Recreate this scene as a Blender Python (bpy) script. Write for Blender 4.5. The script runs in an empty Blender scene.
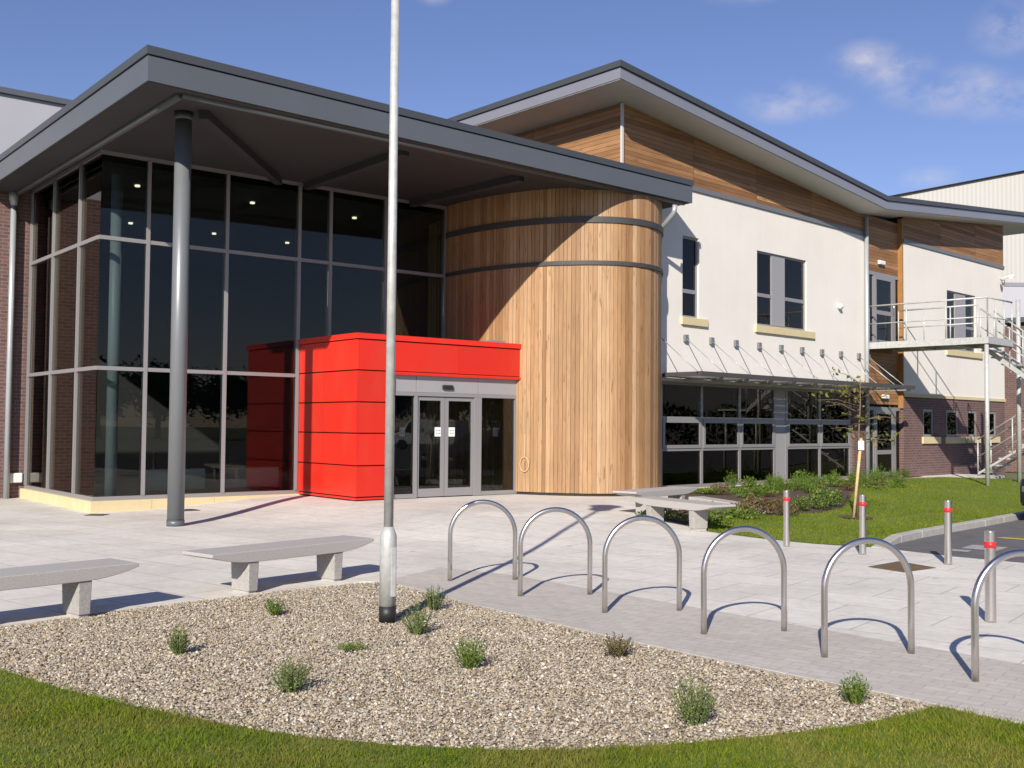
import bpy, bmesh, math, random
import numpy as np
from mathutils import Vector, Matrix
random.seed(7); rng = np.random.default_rng(11)
scene = bpy.context.scene
COL = scene.collection
R = math.radians

# ------------------------------------------------------------------ frames
AZ_A, AZ_C = .89195, .80246
G = np.array([-7.384, 19.002, 0.])
uA = np.array([math.sin(AZ_A), math.cos(AZ_A), 0.]); vA = np.array([-math.cos(AZ_A), math.sin(AZ_A), 0.])
uC = np.array([math.sin(AZ_C), math.cos(AZ_C), 0.]); vC = np.array([-math.cos(AZ_C), math.sin(AZ_C), 0.])
class Frame:
    def __init__(s, o, u, v): s.o, s.u, s.v = np.array(o, float), u, v
    def __call__(s, a, b, z): return s.o + s.u * a + s.v * b + np.array([0, 0, z])
FA = Frame(G, uA, vA)            # glass hall: u along the front, v into the building
FC = Frame((0, 0, 0), uC, vC)    # long wing: s along the wall, w into the building
FW = Frame((0, 0, 0), np.array([1., 0, 0]), np.array([0, 1., 0]))
WC, WB = 14.8, 14.67             # planes of the wing's two wall fields

def sstep(t):
    t = min(1., max(0., t)); return t * t * (3 - 2 * t)
def hz(x, y):
    s = x * uC[0] + y * uC[1]; w = x * vC[0] + y * vC[1]
    return .18 * sstep((s - 8.2) / 3.6) * sstep((w - 8) / 5.5)

# ------------------------------------------------------------------ materials
def mat(name, base=(.5, .5, .5), rough=.6, metal=0., noise=None, bump=0., bscale=40., spec=.5, uv=False):
    """principled with optional two-scale colour noise: noise=(scale, amount)"""
    m = bpy.data.materials.new(name); m.use_nodes = True
    nt = m.node_tree; b = nt.nodes['Principled BSDF']
    b.inputs['Base Color'].default_value = (*base, 1); b.inputs['Roughness'].default_value = rough
    b.inputs['Metallic'].default_value = metal; b.inputs['Specular IOR Level'].default_value = spec
    tc = nt.nodes.new('ShaderNodeTexCoord'); vec = tc.outputs['UV' if uv else 'Object']
    if noise:
        n1 = nt.nodes.new('ShaderNodeTexNoise'); n1.inputs['Scale'].default_value = noise[0]; n1.inputs['Detail'].default_value = 6
        n1.inputs['Roughness'].default_value = .65
        nt.links.new(vec, n1.inputs['Vector'])
        mr = nt.nodes.new('ShaderNodeMapRange'); mr.inputs['From Min'].default_value = .25; mr.inputs['From Max'].default_value = .75
        mr.inputs['To Min'].default_value = 1 - noise[1]; mr.inputs['To Max'].default_value = 1 + noise[1]
        nt.links.new(n1.outputs['Fac'], mr.inputs['Value'])
        mx = nt.nodes.new('ShaderNodeMix'); mx.data_type = 'RGBA'; mx.blend_type = 'MULTIPLY'; mx.inputs['Factor'].default_value = 1
        mx.inputs['A'].default_value = (*base, 1); nt.links.new(mr.outputs['Result'], mx.inputs['B'])
        nt.links.new(mx.outputs['Result'], b.inputs['Base Color'])
    if bump:
        n2 = nt.nodes.new('ShaderNodeTexNoise'); n2.inputs['Scale'].default_value = bscale; n2.inputs['Detail'].default_value = 4
        nt.links.new(vec, n2.inputs['Vector'])
        bp = nt.nodes.new('ShaderNodeBump'); bp.inputs['Strength'].default_value = bump; bp.inputs['Distance'].default_value = .01
        nt.links.new(n2.outputs['Fac'], bp.inputs['Height']); nt.links.new(bp.outputs['Normal'], b.inputs['Normal'])
    return m
def nodes(m): return m.node_tree.nodes, m.node_tree.links, m.node_tree.nodes['Principled BSDF']
def ramp(N, stops, interp='LINEAR'):
    r = N.new('ShaderNodeValToRGB'); r.color_ramp.interpolation = interp
    e = r.color_ramp.elements
    while len(e) < len(stops): e.new(.5)
    for k, (p, c) in enumerate(stops): e[k].position = p; e[k].color = (*c, 1)
    return r
def noise(N, L, vec, scale, detail=4, rough=.6):
    n = N.new('ShaderNodeTexNoise'); n.inputs['Scale'].default_value = scale; n.inputs['Detail'].default_value = detail
    n.inputs['Roughness'].default_value = rough; L.new(vec, n.inputs['Vector']); return n.outputs['Fac']
def mrange(N, L, v, a, b, c, d):
    m = N.new('ShaderNodeMapRange'); L.new(v, m.inputs['Value'])
    for k, x in zip(('From Min', 'From Max', 'To Min', 'To Max'), (a, b, c, d)): m.inputs[k].default_value = x
    return m.outputs['Result']
def mixc(N, L, a, b, fac, mode='MIX'):
    m = N.new('ShaderNodeMix'); m.data_type = 'RGBA'; m.blend_type = mode
    for k, x in (('A', a), ('B', b)):
        if isinstance(x, tuple): m.inputs[k].default_value = (*x, 1)
        else: L.new(x, m.inputs[k])
    if isinstance(fac, (int, float)): m.inputs['Factor'].default_value = fac
    else: L.new(fac, m.inputs['Factor'])
    return m.outputs['Result']
def mapping(N, L, vec, scale=(1, 1, 1), rot=0, loc=(0, 0, 0)):
    mp = N.new('ShaderNodeMapping'); mp.inputs['Scale'].default_value = scale; mp.inputs['Rotation'].default_value = (0, 0, rot)
    mp.inputs['Location'].default_value = loc
    L.new(vec, mp.inputs['Vector']); return mp.outputs['Vector']
def bump(N, L, b, h, strength, dist=.01):
    bp = N.new('ShaderNodeBump'); bp.inputs['Strength'].default_value = strength; bp.inputs['Distance'].default_value = dist
    L.new(h, bp.inputs['Height']); L.new(bp.outputs['Normal'], b.inputs['Normal'])

def brick_mat(name, c1, c2, mortar, bw, bh, ms, rot=0, rough=.85, off=.5, stain=.16, bmp=.3, sscale=.6, spots=False):
    m = mat(name, c1, rough); N, L, b = nodes(m)
    tc = N.new('ShaderNodeTexCoord'); v = mapping(N, L, tc.outputs['UV'], rot=rot)
    br = N.new('ShaderNodeTexBrick'); L.new(v, br.inputs['Vector'])
    br.offset = off
    for k, x in (('Scale', 1), ('Brick Width', bw), ('Row Height', bh), ('Mortar Size', ms), ('Mortar Smooth', .2), ('Bias', 0)): br.inputs[k].default_value = x
    br.inputs['Color1'].default_value = (*c1, 1); br.inputs['Color2'].default_value = (*c2, 1); br.inputs['Mortar'].default_value = (*mortar, 1)
    n1 = noise(N, L, tc.outputs['UV'], sscale, 6, .7); n2 = noise(N, L, tc.outputs['UV'], 9, 5, .7)
    f1 = mrange(N, L, n1, .3, .7, 1 - stain, 1 + stain); f2 = mrange(N, L, n2, .3, .7, .9, 1.1)
    c = mixc(N, L, br.outputs['Color'], f1, 1., 'MULTIPLY'); c = mixc(N, L, c, f2, 1., 'MULTIPLY')
    if spots:
        vo = N.new('ShaderNodeTexVoronoi'); vo.inputs['Scale'].default_value = 1.1; L.new(tc.outputs['UV'], vo.inputs['Vector'])
        c = mixc(N, L, c, (.20, .185, .17), mrange(N, L, vo.outputs['Distance'], .035, .06, .55, 0))
        big = noise(N, L, mapping(N, L, tc.outputs['UV'], (.5, 1.4, 1), rot=.6), 1, 6, .75)
        c = mixc(N, L, c, (.36, .335, .30), mrange(N, L, big, .56, .75, 0, .45))
    L.new(c, b.inputs['Base Color'])
    inv = N.new('ShaderNodeMath'); inv.operation = 'SUBTRACT'; inv.inputs[0].default_value = 1; L.new(br.outputs['Fac'], inv.inputs[1])
    bump(N, L, b, inv.outputs[0], bmp, .004)
    return m
def timber_mat(name, stops):
    """boards: colour picked per board by the face attribute 'rnd', grain runs along UV.y"""
    m = mat(name, (.5, .3, .15), .62); N, L, b = nodes(m)
    at = N.new('ShaderNodeAttribute'); at.attribute_name = 'rnd'
    r = ramp(N, stops); L.new(at.outputs['Fac'], r.inputs['Fac'])
    tc = N.new('ShaderNodeTexCoord')
    cmb = N.new('ShaderNodeVectorMath'); cmb.operation = 'MULTIPLY_ADD'; cmb.inputs[1].default_value = (17, 31, 0)
    L.new(at.outputs['Fac'], cmb.inputs[0]); L.new(tc.outputs['UV'], cmb.inputs[2])
    g = noise(N, L, mapping(N, L, cmb.outputs[0], (55, 1.6, 1)), 1, 5, .65)
    k = noise(N, L, mapping(N, L, cmb.outputs[0], (14, 2.2, 1)), 1, 3, .5)
    st = noise(N, L, mapping(N, L, tc.outputs['UV'], (1.3, .5, 1)), 1, 4, .6)
    c = mixc(N, L, r.outputs['Color'], mrange(N, L, g, .3, .7, .72, 1.2), 1., 'MULTIPLY')
    c = mixc(N, L, c, (.20, .085, .03), mrange(N, L, k, .62, .70, 0., .8))
    c = mixc(N, L, c, mrange(N, L, st, .3, .7, .86, 1.12), 1., 'MULTIPLY')
    L.new(c, b.inputs['Base Color']); bump(N, L, b, g, .25, .004)
    return m
def rnd_mat(name, stops, rough=.8, nz=None, trans=0., interp='LINEAR'):
    m = mat(name, (.5, .5, .5), rough, spec=.12); N, L, b = nodes(m)
    at = N.new('ShaderNodeAttribute'); at.attribute_name = 'rnd'
    r = ramp(N, stops, interp); L.new(at.outputs['Fac'], r.inputs['Fac']); c = r.outputs['Color']
    if nz:
        tc = N.new('ShaderNodeTexCoord')
        c = mixc(N, L, c, nz[2], mrange(N, L, noise(N, L, tc.outputs['Object'], nz[0], 5, .7), .42, .62, 0, nz[1]))
    L.new(c, b.inputs['Base Color'])
    if trans:
        tr = N.new('ShaderNodeBsdfTranslucent'); L.new(c, tr.inputs['Color'])
        ms = N.new('ShaderNodeMixShader'); ms.inputs['Fac'].default_value = trans
        L.new(b.outputs[0], ms.inputs[1]); L.new(tr.outputs[0], ms.inputs[2])
        L.new(ms.outputs[0], N['Material Output'].inputs['Surface'])
    return m
def glass_mat(name, tint, ior=1.4):
    m = bpy.data.materials.new(name); m.use_nodes = True; N, L = m.node_tree.nodes, m.node_tree.links
    N.remove(N['Principled BSDF'])
    t = N.new('ShaderNodeBsdfTransparent'); t.inputs['Color'].default_value = (*tint, 1)
    g = N.new('ShaderNodeBsdfGlossy'); g.inputs['Roughness'].default_value = 0.; g.inputs['Color'].default_value = (1, .95, .87, 1)
    tc = N.new('ShaderNodeTexCoord')
    bp = N.new('ShaderNodeBump'); bp.inputs['Strength'].default_value = .02; bp.inputs['Distance'].default_value = .05
    nn = noise(N, L, tc.outputs['Object'], .9, 1, .4); L.new(nn, bp.inputs['Height']); L.new(bp.outputs['Normal'], g.inputs['Normal'])
    f = N.new('ShaderNodeFresnel'); f.inputs['IOR'].default_value = ior
    ms = N.new('ShaderNodeMixShader'); L.new(f.outputs[0], ms.inputs[0]); L.new(t.outputs[0], ms.inputs[1]); L.new(g.outputs[0], ms.inputs[2])
    L.new(ms.outputs[0], N['Material Output'].inputs['Surface'])
    return m
def emit_mat(name, c, s):
    m = mat(name, c, .5); N, L, b = nodes(m)
    b.inputs['Emission Color'].default_value = (*c, 1); b.inputs['Emission Strength'].default_value = s
    return m

M = {}
M['slab'] = brick_mat('concrete_slabs', (.675, .64, .585), (.62, .588, .54), (.45, .42, .385), .9, .6, .009, rot=R(38), stain=.17, bmp=.12, sscale=.45, spots=True)
M['paver'] = brick_mat('block_pavers', (.475, .435, .39), (.52, .48, .435), (.37, .34, .31), .2, .1, .004, rot=R(38), stain=.1, bmp=.3)
M['brick'] = brick_mat('purple_brick', (.17, .085, .075), (.115, .062, .06), (.19, .155, .145), .225, .075, .009, stain=.12, bmp=.5)
M['asphalt'] = mat('asphalt', (.12, .115, .118), .9, noise=(3, .25), bump=.5, bscale=90)
M['kerb'] = mat('kerb_concrete', (.40, .38, .355), .85, noise=(5, .18), bump=.2, bscale=60)
M['soil'] = mat('bark_mulch', (.085, .052, .036), .95, noise=(12, .45), bump=.9, bscale=35)
M['gravelbase'] = mat('gravel_fines', (.30, .25, .20), .95, noise=(60, .4), bump=.8, bscale=80)
M['lawnbase'] = mat('lawn_soil', (.11, .15, .018), .95, noise=(3, .3), bump=.6, bscale=60)
M['ground'] = mat('far_ground', (.12, .13, .06), .95, noise=(.2, .3))
M['ystone'] = mat('yellow_cast_stone', (.60, .505, .30), .8, noise=(4, .07), bump=.1)
M['fascia'] = mat('dark_grey_metal', (.122, .134, .152), .42, .25, noise=(.7, .06))
M['fascia_edge'] = mat('charcoal_metal', (.075, .082, .09), .45, .25)
M['fascia2'] = mat('grey_blue_metal', (.27, .275, .315), .42, .3, noise=(.7, .05))
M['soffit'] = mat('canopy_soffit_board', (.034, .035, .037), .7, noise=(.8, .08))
M['soffit2'] = mat('pale_soffit_board', (.60, .595, .59), .7, noise=(.8, .06))
M['frame'] = mat('light_grey_aluminium', (.31, .30, .305), .4, .3)
M['frame_d'] = mat('grey_aluminium', (.22, .225, .235), .4, .3)
M['panel'] = mat('grey_spandrel_panel', (.36, .35, .365), .5, .2)
M['red'] = mat('red_gloss_panel', (.66, .026, .012), .33, noise=(1.2, .05))
N_, L_, b_ = nodes(M['red']); at_ = N_.new('ShaderNodeAttribute'); at_.attribute_name = 'rnd'
tc_ = N_.new('ShaderNodeTexCoord'); dn_ = noise(N_, L_, mapping(N_, L_, tc_.outputs['Object'], (2.2, 2.2, .8)), 1, 5, .6)
c_ = mixc(N_, L_, (.66, .026, .012), mrange(N_, L_, at_.outputs['Fac'], 0, 1, .88, 1.1), 1., 'MULTIPLY')
c_ = mixc(N_, L_, c_, (.50, .06, .035), mrange(N_, L_, dn_, .5, .75, 0, .35)); L_.new(c_, b_.inputs['Base Color'])
L_.new(mrange(N_, L_, dn_, .3, .7, .28, .45), b_.inputs['Roughness']); bump(N_, L_, b_, noise(N_, L_, tc_.outputs['Object'], 1.6, 1, .4), .12, .02)
M['redgap'] = mat('dark_red_joint', (.10, .008, .006), .8)
M['dark'] = mat('shadow_gap_black', (.02, .02, .02), .8)
M['render'] = mat('cream_render', (.74, .70, .655), .9, noise=(.8, .035), bump=.15, bscale=120)
M['flash'] = mat('grey_flashing', (.2, .205, .215), .45, .3)
M['band'] = mat('dark_bitumen_band', (.05, .048, .05), .6, noise=(6, .15))
M['shade'] = mat('brown_grey_metal', (.085, .075, .075), .5, .2)
M['trim'] = mat('pale_metal_trim', (.55, .53, .51), .5)
M['column'] = mat('painted_grey_steel', (.175, .185, .195), .38, .2, noise=(2, .05))
M['pipe'] = mat('pale_grey_pipe', (.40, .42, .44), .4, .3, noise=(3, .06))
M['galv'] = mat('galvanised_steel', (.50, .505, .49), .5, .25, noise=(14, .2))
M['steel'] = mat('brushed_stainless_steel', (.66, .625, .595), .28, 1., noise=(30, .06))
M['black'] = mat('black_paint', (.018, .018, .02), .5)
M['tape'] = mat('red_reflective_band', (.75, .02, .03), .4)
M['granite'] = mat('speckled_granite', (.36, .345, .325), .6, noise=(80, .42), bump=.15, bscale=200)
M['graniteTop'] = mat('flamed_granite', (.42, .395, .375), .7, noise=(85, .25), bump=.15, bscale=200)
M['shed'] = mat('pale_corrugated_cladding', (.46, .45, .425), .5, .1)
M['shedgrey'] = mat('lavender_grey_cladding', (.42, .42, .46), .5, .1, noise=(.5, .05))
M['white'] = mat('white_plastic', (.78, .78, .76), .4)
M['paper'] = mat('white_paper', (.80, .80, .78), .7)
M['ink'] = mat('grey_ink', (.25, .25, .27), .7)
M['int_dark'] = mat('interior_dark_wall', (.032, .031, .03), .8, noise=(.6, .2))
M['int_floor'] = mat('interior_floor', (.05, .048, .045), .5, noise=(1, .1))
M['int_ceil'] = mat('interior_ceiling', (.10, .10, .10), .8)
M['radiator'] = mat('radiator_grey_green', (.42, .45, .41), .45)
M['intcol'] = mat('interior_grey_steel', (.36, .41, .41), .45)
M['lamp_on'] = emit_mat('lit_downlight', (1, .85, .62), 1.3)
M['rust'] = mat('rusty_iron', (.15, .10, .05), .8, .1, noise=(8, .3), bump=.3)
M['wood_stake'] = mat('pale_stake_wood', (.58, .42, .20), .7, noise=(20, .2))
M['bark'] = mat('young_bark', (.16, .11, .075), .85, noise=(30, .3))
M['tyre'] = mat('tyre_rubber', (.02, .02, .02), .8)
M['carpaint'] = mat('dark_car_paint', (.02, .022, .03), .2, .3)
M['vanpaint'] = mat('white_van_paint', (.75, .76, .78), .3)
M['yline'] = mat('yellow_road_paint', (.62, .42, .06), .7, noise=(15, .2))
M['wline'] = mat('worn_white_paint', (.34, .33, .32), .8, noise=(12, .3))
M['rope'] = mat('tan_rope', (.55, .40, .24), .8)
M['timber'] = timber_mat('cedar_boards', [(0, (.185, .088, .036)), (.12, (.29, .155, .067)), (.45, (.365, .210, .101)), (.75, (.425, .264, .140)), (1, (.51, .350, .215))])
M['timber2'] = timber_mat('cedar_boards_wing', [(0, (.17, .080, .032)), (.4, (.30, .150, .062)), (.8, (.38, .20, .088)), (1, (.46, .26, .125))])
M['timber_trim'] = mat('orange_cedar_trim', (.33, .165, .055), .6, noise=(6, .15))
M['stones'] = rnd_mat('river_gravel', [(0, (.13, .10, .07)), (.13, (.29, .215, .125)), (.22, (.31, .28, .235)), (.42, (.43, .335, .22)), (.6, (.51, .425, .30)), (.72, (.41, .37, .325)), (.9, (.60, .525, .415)), (1, (.76, .69, .585))], .7)
M['grass'] = rnd_mat('grass_blades', [(0, (.08, .13, .008)), (.5, (.16, .22, .014)), (.85, (.24, .26, .026)), (1, (.40, .33, .10))], .75, nz=(1.5, .65, (.27, .215, .06)), trans=.3)
M['grass2'] = rnd_mat('lawn_blades', [(0, (.11, .165, .009)), (.6, (.17, .235, .012)), (1, (.24, .28, .022))], .75, nz=(.8, .35, (.28, .28, .045)), trans=.3)
M['leaf_lav'] = rnd_mat('grey_green_leaves', [(0, (.07, .11, .03)), (.6, (.155, .205, .065)), (1, (.28, .31, .13))], .6, trans=.2)
M['leaf_heath'] = rnd_mat('heather_leaves', [(0, (.07, .075, .03)), (.6, (.15, .14, .06)), (1, (.26, .16, .12))], .6, trans=.2)
M['leaf_bright'] = rnd_mat('fresh_green_leaves', [(0, (.07, .12, .02)), (.6, (.14, .21, .04)), (1, (.25, .31, .08))], .55, trans=.25)
M['leaf_bed'] = rnd_mat('shrub_leaves', [(0, (.05, .095, .015)), (.6, (.13, .21, .035)), (1, (.26, .34, .08))], .5, trans=.3)
M['leaf_red'] = rnd_mat('russet_leaves', [(0, (.09, .045, .03)), (.5, (.15, .085, .045)), (1, (.17, .21, .05))], .6, trans=.2)
M['leaf_tree'] = rnd_mat('sapling_leaves', [(0, (.10, .12, .025)), (.6, (.19, .20, .045)), (1, (.30, .19, .08))], .55, trans=.3)
M['leaf_far'] = rnd_mat('dark_tree_leaves', [(0, (.02, .04, .012)), (1, (.06, .10, .03))], .7)
M['glassA'] = glass_mat('tinted_glass', (.70, .74, .74))
M['glassC'] = glass_mat('window_glass', (.80, .84, .82), 1.42)
M['glassU'] = glass_mat('upper_window_glass', (.3, .32, .36), 1.42)
# corrugated look on the shed
N_, L_, b_ = nodes(M['shed'])
tc_ = N_.new('ShaderNodeTexCoord'); wv = N_.new('ShaderNodeTexWave'); wv.inputs['Scale'].default_value = 1.1
L_.new(tc_.outputs['UV'], wv.inputs['Vector']); bump(N_, L_, b_, wv.outputs['Fac'], .25, .03)
# rain-streaked render
N_, L_, b_ = nodes(M['render'])
tc_ = N_.new('ShaderNodeTexCoord'); uvr = tc_.outputs['UV']
a1 = noise(N_, L_, mapping(N_, L_, uvr, (5, .35, 1)), 1, 5, .65); a2_ = noise(N_, L_, uvr, .55, 5, .6)
c_ = mixc(N_, L_, (.775, .735, .68), mrange(N_, L_, a1, .3, .75, 1.012, .97), 1., 'MULTIPLY'); c_ = mixc(N_, L_, c_, mrange(N_, L_, a2_, .3, .7, .955, 1.03), 1., 'MULTIPLY')
L_.new(c_, b_.inputs['Base Color'])

# ------------------------------------------------------------------ mesh builder
class MB:
    def __init__(s): s.v = []; s.f = []; s.uv = []; s.r = []; s.sm = []
    def face(s, pts, uv=None, rnd=None, smooth=False):
        pts = [np.asarray(p, float) for p in pts]
        if uv is None:
            n = np.zeros(3)
            for k in range(len(pts)):
                a, b = pts[k], pts[(k + 1) % len(pts)]; n += np.cross(a, b)
            l = np.linalg.norm(n); n = n / l if l > 1e-12 else np.array([0, 0, 1.])
            if abs(n[2]) > .7: uv = [(p[0], p[1]) for p in pts]
            else:
                t = np.array([-n[1], n[0]]); t /= np.linalg.norm(t)
                if t[0] + .01 * t[1] < 0: t = -t
                uv = [(p[0] * t[0] + p[1] * t[1], p[2]) for p in pts]
        i = len(s.v); s.v += pts; s.f.append(list(range(i, i + len(pts)))); s.uv += uv
        s.r.append(random.random() if rnd is None else rnd); s.sm.append(smooth)
        return s
    def box(s, F, a, b, z, rnd=None):
        (a0, a1), (b0, b1), (z0, z1) = sorted(a), sorted(b), sorted(z)
        if rnd is None: rnd = random.random()
        P = lambda i, j, k: F((a0, a1)[i], (b0, b1)[j], (z0, z1)[k])
        for q in (((0,0,0),(1,0,0),(1,0,1),(0,0,1)), ((1,0,0),(1,1,0),(1,1,1),(1,0,1)), ((1,1,0),(0,1,0),(0,1,1),(1,1,1)),
                  ((0,1,0),(0,0,0),(0,0,1),(0,1,1)), ((0,0,1),(1,0,1),(1,1,1),(0,1,1)), ((0,1,0),(1,1,0),(1,0,0),(0,0,0))):
            s.face([P(*c) for c in q], rnd=rnd)
        return s
    def prism(s, bot, top, rnd=None):
        """closed solid between two matching rings (counter-clockwise seen from the top ring)"""
        n = len(bot); rnd = random.random() if rnd is None else rnd
        s.face(top, rnd=rnd); s.face(bot[::-1], rnd=rnd)
        for k in range(n): s.face([bot[k], bot[(k+1) % n], top[(k+1) % n], top[k]], rnd=rnd)
        return s
    def tube(s, pts, r, seg=12, cap=True):
        pts = [np.asarray(p, float) for p in pts]; n = len(pts)
        rr = r if hasattr(r, '__len__') else [r] * n
        rings = []; prev = None
        for k in range(n):
            d = pts[min(k + 1, n - 1)] - pts[max(k - 1, 0)]; d = d / np.linalg.norm(d)
            if prev is None:
                a = np.cross(d, [0, 0, 1.]) if abs(d[2]) < .95 else np.cross(d, [1., 0, 0])
            else: a = prev - d * (prev @ d)
            a /= np.linalg.norm(a); prev = a; c = np.cross(d, a)
            rings.append([pts[k] + rr[k] * (math.cos(2*math.pi*j/seg) * a + math.sin(2*math.pi*j/seg) * c) for j in range(seg)])
        l = 0.
        for k in range(n - 1):
            dl = np.linalg.norm(pts[k+1] - pts[k])
            for j in range(seg):
                q = (j + 1) % seg; w = 2*math.pi*rr[k]/seg
                s.face([rings[k][j], rings[k][q], rings[k+1][q], rings[k+1][j]], uv=[(j*w, l), ((j+1)*w, l), ((j+1)*w, l+dl), (j*w, l+dl)], rnd=.5, smooth=True)
            l += dl
        if cap: s.face(rings[0][::-1], rnd=.5); s.face(rings[-1], rnd=.5)
        return s
    def build(s, name, m, parent=None, weld=True, bevel=0.):
        me = bpy.data.meshes.new(name)
        o = bpy.data.objects.new(name, me); COL.objects.link(o)
        V = np.array(s.v, float)
        org = np.zeros(3)
        if parent is None:
            lo, hi = V.min(0), V.max(0); org = np.array([(lo[0]+hi[0])/2, (lo[1]+hi[1])/2, lo[2]]); o.location = org
        else:
            o.parent = parent
            p = parent
            while p is not None: org = org + np.array(p.location); p = p.parent
        me.from_pydata([tuple(v) for v in V - org], [], s.f)
        u = me.uv_layers.new(name='UVMap'); u.data.foreach_set('uv', np.array(s.uv, np.float32).ravel())
        a = me.attributes.new('rnd', 'FLOAT', 'FACE'); a.data.foreach_set('value', np.array(s.r, np.float32))
        me.polygons.foreach_set('use_smooth', np.array(s.sm, bool))
        if weld:
            bm = bmesh.new(); bm.from_mesh(me); bmesh.ops.remove_doubles(bm, verts=bm.verts, dist=1e-5)
            bmesh.ops.recalc_face_normals(bm, faces=bm.faces); bm.to_mesh(me); bm.free()
        me.materials.append(m)
        if bevel:
            bv = o.modifiers.new('bevel', 'BEVEL'); bv.width = bevel; bv.segments = 2; bv.limit_method = 'ANGLE'; bv.angle_limit = R(40)
        return o
def box1(name, m, F, a, b, z, parent=None, bevel=0.): return MB().box(F, a, b, z).build(name, m, parent, bevel=bevel)
def tag(o, label=None, cat=None, group=None, kind=None):
    for k, v in (('label', label), ('category', cat), ('group', group), ('kind', kind)):
        if v: o[k] = v
    return o
def empty(name, loc, label, cat, group=None, rz=0.):
    o = bpy.data.objects.new(name, None); COL.objects.link(o); o.location = Vector(loc); o.rotation_euler = (0, 0, rz); o.empty_display_size = .2
    return tag(o, label, cat, group)
def copy_tree(o, parent=None):
    c = o.copy(); COL.objects.link(c)
    if parent is not None: c.parent = parent
    for ch in [x for x in bpy.data.objects if x.parent is o]: copy_tree(ch, c)
    return c
def np_mesh(name, V, Fc, rnd, m, parent=None):
    me = bpy.data.meshes.new(name); V = np.asarray(V, np.float32); Fc = np.asarray(Fc, np.int32); k = Fc.shape[1]
    me.vertices.add(len(V)); me.vertices.foreach_set('co', V.ravel())
    me.loops.add(Fc.size); me.loops.foreach_set('vertex_index', Fc.ravel())
    me.polygons.add(len(Fc)); me.polygons.foreach_set('loop_start', np.arange(0, Fc.size, k, dtype=np.int32))
    me.update(calc_edges=True)
    a = me.attributes.new('rnd', 'FLOAT', 'FACE'); a.data.foreach_set('value', np.asarray(rnd, np.float32))
    me.materials.append(m)
    o = bpy.data.objects.new(name, me); COL.objects.link(o); o.parent = parent
    return o

# ------------------------------------------------------------------ ground sheets
def sheet(name, poly, m, dz, cell=.5, kind='structure', thick=0.):
    """polygon draped over the terrain at height dz above it"""
    bm = bmesh.new(); bm.faces.new([bm.verts.new((x, y, 0)) for x, y in poly])
    xs = [p[0] for p in poly]; ys = [p[1] for p in poly]
    for ax, lo, hi in ((0, min(xs), max(xs)), (1, min(ys), max(ys))):
        c = math.floor(lo / cell) * cell
        while c < hi:
            if c > lo:
                co = (c, 0, 0) if ax == 0 else (0, c, 0); no = (1, 0, 0) if ax == 0 else (0, 1, 0)
                bmesh.ops.bisect_plane(bm, geom=bm.verts[:] + bm.edges[:] + bm.faces[:], plane_co=co, plane_no=no, dist=1e-6)
            c += cell
    uvl = bm.loops.layers.uv.new('UVMap')
    for v in bm.verts: v.co.z = hz(v.co.x, v.co.y) + dz
    for f in bm.faces:
        if f.normal.z < 0: f.normal_flip()
        f.smooth = False
        for l in f.loops: l[uvl].uv = (l.vert.co.x, l.vert.co.y)
    if thick:
        be = [e for e in bm.edges if e.is_boundary]
        for v in [x for x in bmesh.ops.extrude_edge_only(bm, edges=be)['geom'] if isinstance(x, bmesh.types.BMVert)]: v.co.z -= thick
    me = bpy.data.meshes.new(name); bm.to_mesh(me); bm.free(); me.materials.append(m)
    o = bpy.data.objects.new(name, me); COL.objects.link(o)
    if kind: o['kind'] = kind
    return o
def inside(poly, x, y):
    x = np.asarray(x); y = np.asarray(y); c = np.zeros(x.shape, bool); n = len(poly)
    for k in range(n):
        (x0, y0), (x1, y1) = poly[k], poly[(k + 1) % n]
        t = ((y0 > y) != (y1 > y)) & (x < (x1 - x0) * (y - y0) / (y1 - y0 + 1e-12) + x0); c ^= t
    return c
hzv = np.vectorize(hz)
def c2(s, w): p = FC(s, w, 0); return (p[0], p[1])
def a2(u, v): p = FA(u, v, 0); return (p[0], p[1])

gravel_top = [(-5.2, 7.2), (-3.98, 8.42), (-3.53, 9.0), (-2.85, 9.72), (-2.02, 10.5), (-1.55, 10.92), (-1.29, 11.0), (-.87, 10.42), (-.36, 9.65), (.08, 9.1), (.68, 8.32), (1.32, 7.55), (1.87, 6.95), (2.26, 6.54), (2.5, 6.27)]
gravel_bot = [(2.5, 6.27), (1.91, 5.88), (1.42, 5.68), (.87, 5.5), (.35, 5.38), (-.04, 5.37), (-.55, 5.43), (-1.07, 5.57), (-1.55, 5.79), (-2.08, 6.1), (-2.71, 6.52), (-3.3, 7.0), (-4.0, 7.35), (-5.2, 7.2)]
gravel_poly = gravel_top + gravel_bot[1:-1]
paver_poly = [(-1.27, 11.02), (-.78, 12.05), (.0, 11.5), (.85, 10.5), (1.63, 9.55), (2.3, 8.77), (2.95, 8.0), (3.55, 7.3), (5.6, 4.9), (4.2, 4.2), (2.5, 6.27)] + gravel_top[::-1][1:9]
lawn_front = [(-12, 1.5), (6, 1.5), (4.6, 3.75), (2.5, 6.27)] + gravel_bot[1:-1] + [(-5.2, 7.2), (-12, 4.)]
kerb_out = [(4.97, 14.40), (5.5, 15.13), (6.06, 15.82), (6.84, 16.68), (7.86, 17.78), (9.13, 19.22), (16, 27.2)]
kerb_in = [(4.86, 14.50), (5.39, 15.23), (5.95, 15.92), (6.73, 16.78), (7.75, 17.88), (9.02, 19.32), (15.9, 27.3)]
bed_edge = [(2.75, 16.75), (3.3, 17.6), (3.75, 18.45), (4.25, 18.5), (4.71, 18.75), (5.6, 19.4), (6.3, 20.4), c2(25.2, 13.4), c2(27.2, 14.1), c2(29, 14.3), c2(31, 14.42)]
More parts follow.
